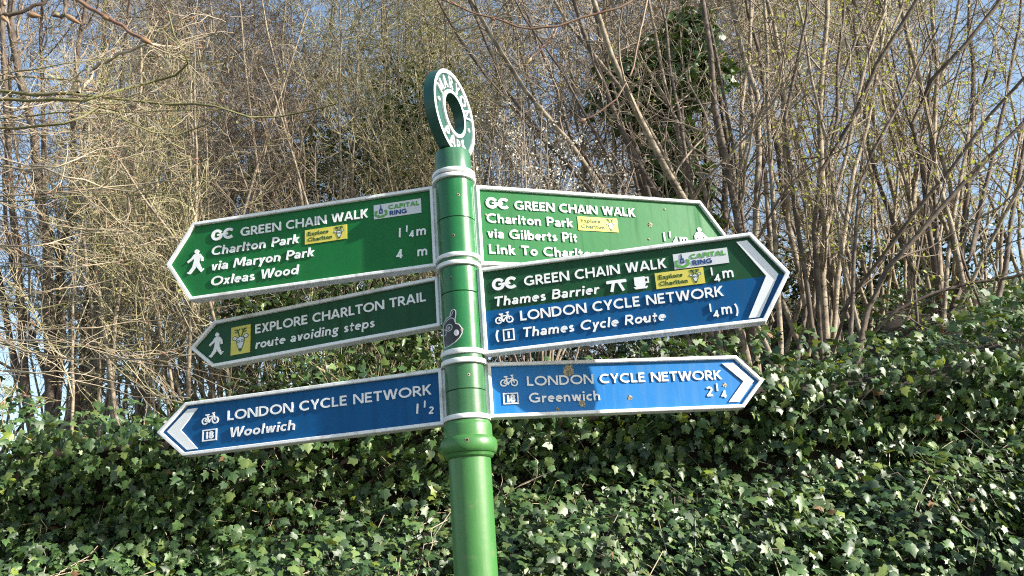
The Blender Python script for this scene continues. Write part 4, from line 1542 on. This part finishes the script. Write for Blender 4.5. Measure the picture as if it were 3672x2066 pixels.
# ------------------------------------------------------------------ overhanging tree beside the path: trunk out of frame, limbs in view
oh_base = (-3.6, 1.9, 0.0)
ov = empty('overhanging_tree', oh_base, 'tree beside the path with mossy branches reaching sideways in front of the wood', 'tree')
ob = np.array(oh_base)
tr = resample([ob - ob, (0.05, 0, 1.6), (-.05, .05, 3.2), (.05, .1, 5.0)], 10)
v, f = tubes(tr[None], np.linspace(.12, .07, 10)[None], 12)
new_obj('trunk', raw_mesh('trunk', v, f), ov, 'bark_moss')
LIMBS = [  # photo points, depth, radii, trunk height, twig material, children
    ([(-150, 330), (0, 322), (150, 345), (290, 340), (420, 350), (620, 380), (760, 372), (860, 410), (960, 432), (1060, 405), (1200, 375)], 2.9, (.0080, .0024), 2.6, 'bark_moss'),
    ([(-150, 362), (0, 360), (120, 355), (310, 357), (470, 310), (600, 285), (680, 232), (660, 175), (615, 120), (600, 30)], 2.8, (.0080, .0030), 2.5, 'bark_moss'),
    ([(-150, 450), (0, 460), (160, 455), (280, 430), (330, 385), (420, 392), (440, 425), (520, 475), (595, 492), (720, 455), (790, 410)], 2.75, (.0068, .0018), 2.4, 'bark_moss'),
    ([(-150, 285), (0, 282), (110, 275), (270, 295), (330, 300)], 3.0, (.0052, .0020), 2.5, 'bark_moss'),
    ([(-150, 560), (0, 560), (100, 595), (220, 600), (330, 545), (470, 520)], 2.7, (.0058, .0018), 2.2, 'twig_tan'),
    ([(-150, 590), (0, 596), (160, 607), (280, 640), (330, 665), (450, 690), (560, 650), (650, 630)], 2.7, (.0058, .0018), 2.2, 'twig_tan'),
    ([(-150, 1195), (0, 1215), (60, 1250), (190, 1280), (300, 1295), (430, 1283), (540, 1295), (700, 1270)], 2.75, (.0056, .0018), 1.7, 'twig_tan'),
    ([(-120, 1230), (0, 1222), (90, 1222), (190, 1217)], 2.7, (.005, .0015), 1.7, 'twig_tan'),
    ([(-150, 660), (0, 662), (160, 690), (330, 695), (420, 800), (520, 860)], 3.0, (.006, .0014), 2.2, 'twig_tan'),
    ([(280, 335), (340, 250), (420, 195), (520, 160), (640, 170), (760, 125), (830, 70)], 2.85, (.0050, .0016), 2.9, 'twig_tan'),
]
r_ = np.random.default_rng(19)
for i in range(28):
    y0 = r_.uniform(250, 1350)
    L = r_.uniform(350, 900)
    n = 7
    pts, sl, yy = [(-150, y0)], r_.uniform(-.12, .22), y0
    for k in range(1, n + 1):
        sl = sl * .8 + r_.normal() * .14
        yy += sl * L / n
        pts.append((-150 + (L + 150) * k / n, yy))
    q = r_.uniform(.0026, .0056)
    LIMBS.append((pts, r_.uniform(2.7, 4.0), (q, .0012), 2.0, ('twig_tan', 'bark_moss', 'twig_tan')[i % 3]))
twP, twR = [], []
for pts, Y, (ra, rb), h, m in LIMBS:
    Q = [at(x, y, Y + .10 * math.sin(i * 1.7)) - ob for i, (x, y) in enumerate(pts)]
    if pts[0][0] < 0:
        Q = [np.array([0.0, 0.05, Q[0][2] - .25])] + [np.array([Q[0][0] * .5, Q[0][1] * .5, Q[0][2] - .08])] + Q
    P = resample(Q, 26)
    P[2:-1] += rng.normal(size=(23, 3)) * .004
    R = np.interp(np.linspace(0, 1, 26), [0, .35, 1], [max(ra * 1.5, .009), ra, rb])
    v, f = tubes(P[None], R[None], 8)
    new_obj('limb', raw_mesh('limb', v, f), ov, m)
    twP.append(P)
    twR.append(R)
twP, twR = np.array(twP), np.array(twR)
P1, R1 = grow(twP, twR, 8, .42, .97, .12, .45, .35, .9, 7, .5, .05, .22, .5, True, .0014)
P2, R2 = grow(P1, R1, 3, .3, .95, .06, .18, .35, .8, 4, .7, .05, .2, .6, True, .0011)
v, f = cat_tubes([(P1, R1, 5), (P2, R2, 4)])
new_obj('twigs', raw_mesh('twigs', v, f), ov, 'twig_tan', kind='stuff')
E = np.concatenate([P2[:, -1], P1[:, -1]])
bp, br = [], []
dirs = np.concatenate([P2[:, -1] - P2[:, -2], P1[:, -1] - P1[:, -2]])
dirs = unit(dirs)
BP = np.stack([E, E + dirs * .004, E + dirs * .009, E + dirs * .014], 1)
BR = np.tile(np.array([.0012, .0024, .0021, .0005]), (len(E), 1))
v, f = tubes(BP, BR, 6)
new_obj('buds', raw_mesh('buds', v, f), ov, 'budbrown', kind='stuff')


def budded_branch(name, parent, pts, Y, ra, rb, m, buds):
    Q = [at(x, y, Y) - ob for x, y in pts]
    P = resample(Q, 22)
    P[1:-1] += rng.normal(size=(20, 3)) * .0012
    R = np.linspace(ra, rb, 22)
    v, f = tubes(P[None], R[None], 8)
    o = new_obj(name, raw_mesh(name, v, f), parent, m)
    for (x0, y0), (x1, y1), w in buds:
        a, b = at(x0, y0, Y) - ob, at(x1, y1, Y) - ob
        K = 9
        BPp = resample([a, b], K)
        prof = np.array([.55, .85, 1.0, .98, .9, .75, .55, .32, .05]) * w
        v, f = tubes(BPp[None], prof[None], 8)
        new_obj('bud', raw_mesh('bud', v, f), o, 'budbrown')
    return o


# close twigs hanging just in front of the lens (out of focus) and over the post
budded_branch('near_twig', ov, [(60, -130), (240, -30), (290, 15), (400, 70), (470, 115), (530, 150)], .95, .0030, .0021, 'twig_red', [((365, 55), (405, 78), .0034), ((505, 138), (548, 160), .0036)])
budded_branch('near_twig', ov, [(180, -140), (232, -40), (238, 40), (225, 55), (190, 55)], .95, .0034, .0022, 'bark_dark', [((235, 55), (292, 88), .0034), ((215, 55), (185, 52), .0030)])
budded_branch('near_twig', ov, [(-140, 60), (0, 52), (60, 50), (110, 30), (170, 0), (260, -60)], .95, .0030, .0018, 'bark_dark', [((100, 52), (150, 60), .0038), ((5, 60), (28, 78), .0032), ((15, 20), (16, 0), .0026)])
budded_branch('over_twig', ov, [(2380, -160), (2300, -30), (2245, 20), (2100, 60), (2000, 95), (1880, 105), (1780, 68), (1700, 48), (1630, 18), (1560, -10)], 2.35, .0044, .0022, 'twig_red', [((1640, 22), (1610, 2), .0042), ((1775, 70), (1755, 66), .0042)])
budded_branch('over_twig', ov, [(2000, 95), (1985, 130), (1930, 185), (1890, 220)], 2.35, .0034, .0018, 'twig_red', [((1905, 208), (1885, 232), .0050)])
budded_branch('over_twig', ov, [(2330, -160), (2320, 0), (2310, 50), (2290, 150), (2265, 260), (2215, 350), (2140, 410), (2090, 430)], 2.5, .0048, .0022, 'twig_red', [((2100, 428), (2070, 440), .0055)])

# limb overhead that carries those twigs (above the frame)
lp = [np.array([0, 0, 4.2]), np.array([.9, -.3, 4.1]), at(60, -130, .95) - ob, at(180, -140, .95) - ob, at(900, -500, 1.3) - ob, at(1700, -420, 2.0) - ob, at(2330, -160, 2.5) - ob, at(2380, -160, 2.35) - ob]
P = resample(lp, 40)
v, f = tubes(P[None], np.linspace(.035, .006, 40)[None], 8)
new_obj('limb', raw_mesh('limb', v, f), ov, 'bark_dark')

# ------------------------------------------------------------------ ivy over the bank
ivy = empty('ivy', (0, 4.0, 0), 'dense dark ivy covering the steep bank behind the post', 'ivy')
ivo = np.array([0, 4.0, 0])
r_ = np.random.default_rng(77)


def surf(x, z):
    return np.stack([x, face_y(x, z), z], -1)


def surf_n(x, z):
    e = .03
    dx = surf(x + e, z) - surf(x - e, z)
    dz = surf(x, z + e) - surf(x, z - e)
    n = np.cross(dx, dz)
    return unit(n)


# steep face and ledge
N = 22000
x = r_.uniform(-3.4, 3.4, N)
z = 1.40 + (r_.random(N)) * 1.42
zt = bank_top(x) + .02
keep = z < zt + .03
x, z = x[keep], z[keep]
xl = r_.uniform(-3.4, 3.4, 9500)
zl = 1.42 + .045 * xl + r_.random(9500) * .46
x, z = np.r_[x, xl], np.r_[z, zl]
# thin patches show the dark inside
gap = wob(x * 1.7 + 4, z * 3.1) + .5 * wob(x * 4, z * 6)
keep = (gap < .55) | (r_.random(len(x)) < .35) | (z < 1.8 + .045 * x)
x, z = x[keep], z[keep]
xt = r_.uniform(-3.4, 3.4, 2600)
x, z = np.r_[x, xt], np.r_[z, bank_top(xt) + r_.uniform(-.30, .04, 2600)]
pos = surf(x, z)
nr = surf_n(x, z)
N = len(x)
depth = r_.random(N) ** 1.4
clump = .5 + .5 * wob(x * 2.2, z * 3.0, 1.3)
lift = .02 + .15 * depth * (.55 + .6 * clump)
P_iv = pos + nr * lift[:, None]
lowm = sstep(1.92, 1.78, z - .045 * x)[:, None]
nrm = nr * .75 + np.array([.12, -.2, .02]) + np.array([.42, -.12, .16]) * lowm + r_.normal(size=(N, 3)) * .46
tip = np.array([0, -.15, -1.0]) + r_.normal(size=(N, 3)) * .55
size = r_.uniform(.022, .055, N) * (.8 + .35 * clump)
# top of the bank and the slope behind
M2 = 16000
x2 = r_.uniform(-3.6, 5.2, M2)
y2 = 3.98 + r_.random(M2) ** 1.5 * 4.6
keep = (x2 > .3) | (y2 < 4.6)
x2, y2 = x2[keep], y2[keep]
M2 = len(x2)
P2_ = np.stack([x2, y2, bank_z(x2, y2) + .02 + r_.random(M2) ** 1.5 * .16], -1)
P2_[:, 2] += .22 * np.clip(wob(x2 * 1.7, y2 * 1.9) + .1, 0, 1)
n2 = np.array([.30, -.45, .7]) + r_.normal(size=(M2, 3)) * .50
t2 = np.array([0, -.9, -.4]) + r_.normal(size=(M2, 3)) * .6
s2 = r_.uniform(.026, .056, M2)
Pv = np.concatenate([P_iv, P2_])
Nv = np.concatenate([nrm, n2])
Tv = np.concatenate([tip, t2])
Sv = np.concatenate([size, s2])
dd = np.concatenate([lift, np.full(M2, .02)])
K_ = len(Pv)
mi = r_.choice(5, K_, p=[.42, .37, .19, .016, .004])
# the leaves that show largest become parts of their own
rel = Pv - np.array([0, 0, EYE])
dep = rel @ _f
u_ = PW / 2 + FPX * (rel @ _r) / dep
v_ = PH / 2 - FPX * (rel @ _u) / dep
vis = (u_ > 40) & (u_ < PW - 40) & (v_ > 900) & (v_ < PH - 30)
vis &= ~((u_ > 1560) & (u_ < 1800))
facing = np.abs(np.sum(unit(Nv) * unit(-rel), -1))
score = np.where(vis, Sv / dep * facing * (1 + 3 * dd), 0)
big = np.argsort(-score)[:300]
mask = np.ones(K_, bool)
mask[big] = False
IM = ['ivy_a', 'ivy_b', 'ivy_c', 'ivy_y', 'ivy_d']
new_obj('foliage', leaves('foliage', Pv[mask] - ivo, Nv[mask], Tv[mask], Sv[mask], 'ivy', mi[mask]), ivy, IM, kind='stuff')
protoL = []
for k in range(5):
    row = []
    for q in range(4):
        me = leaves('leaf', np.zeros((1, 3)), np.array([[0, 0, 1.0]]), np.array([[0, 1.0, 0]]), np.array([1.0]), 'ivy')
        me.materials.append(MT[IM[k]])
        row.append(me)
    protoL.append(row)
n_, t_, b_ = leaf_basis(Nv[big], Tv[big])
for j, i in enumerate(big):
    o = bpy.data.objects.new('leaf', protoL[mi[i]][j % 4])
    C.objects.link(o)
    o.parent = ivy
    s = Sv[i]
    p = Pv[i] - ivo
    o.matrix_local = Matrix(((b_[j][0] * s, t_[j][0] * s, n_[j][0] * s, p[0]), (b_[j][1] * s, t_[j][1] * s, n_[j][1] * s, p[1]), (b_[j][2] * s, t_[j][2] * s, n_[j][2] * s, p[2]), (0, 0, 0, 1)))
# vines and leaf stalks
NV = 260
xv = r_.uniform(-3.2, 3.2, NV)
zv = r_.uniform(1.5, 2.4, NV)
SP, SR = [], []
for i in range(NV):
    L = r_.uniform(.15, .5)
    q = []
    xx, zz = xv[i], zv[i]
    for k in range(6):
        q.append((xx, zz, .03 + .10 * r_.random()))
        xx += r_.normal() * .05
        zz -= L / 6
    q = np.array(q)
    w = surf(q[:, 0], q[:, 1]) + surf_n(q[:, 0], q[:, 1]) * q[:, 2:3]
    SP.append(w - ivo)
    SR.append(np.linspace(.0022, .0012, 6))
v, f = tubes(np.array(SP), np.array(SR), 4)
new_obj('vines', raw_mesh('vines', v, f), ivy, 'twig_tan', kind='stuff')
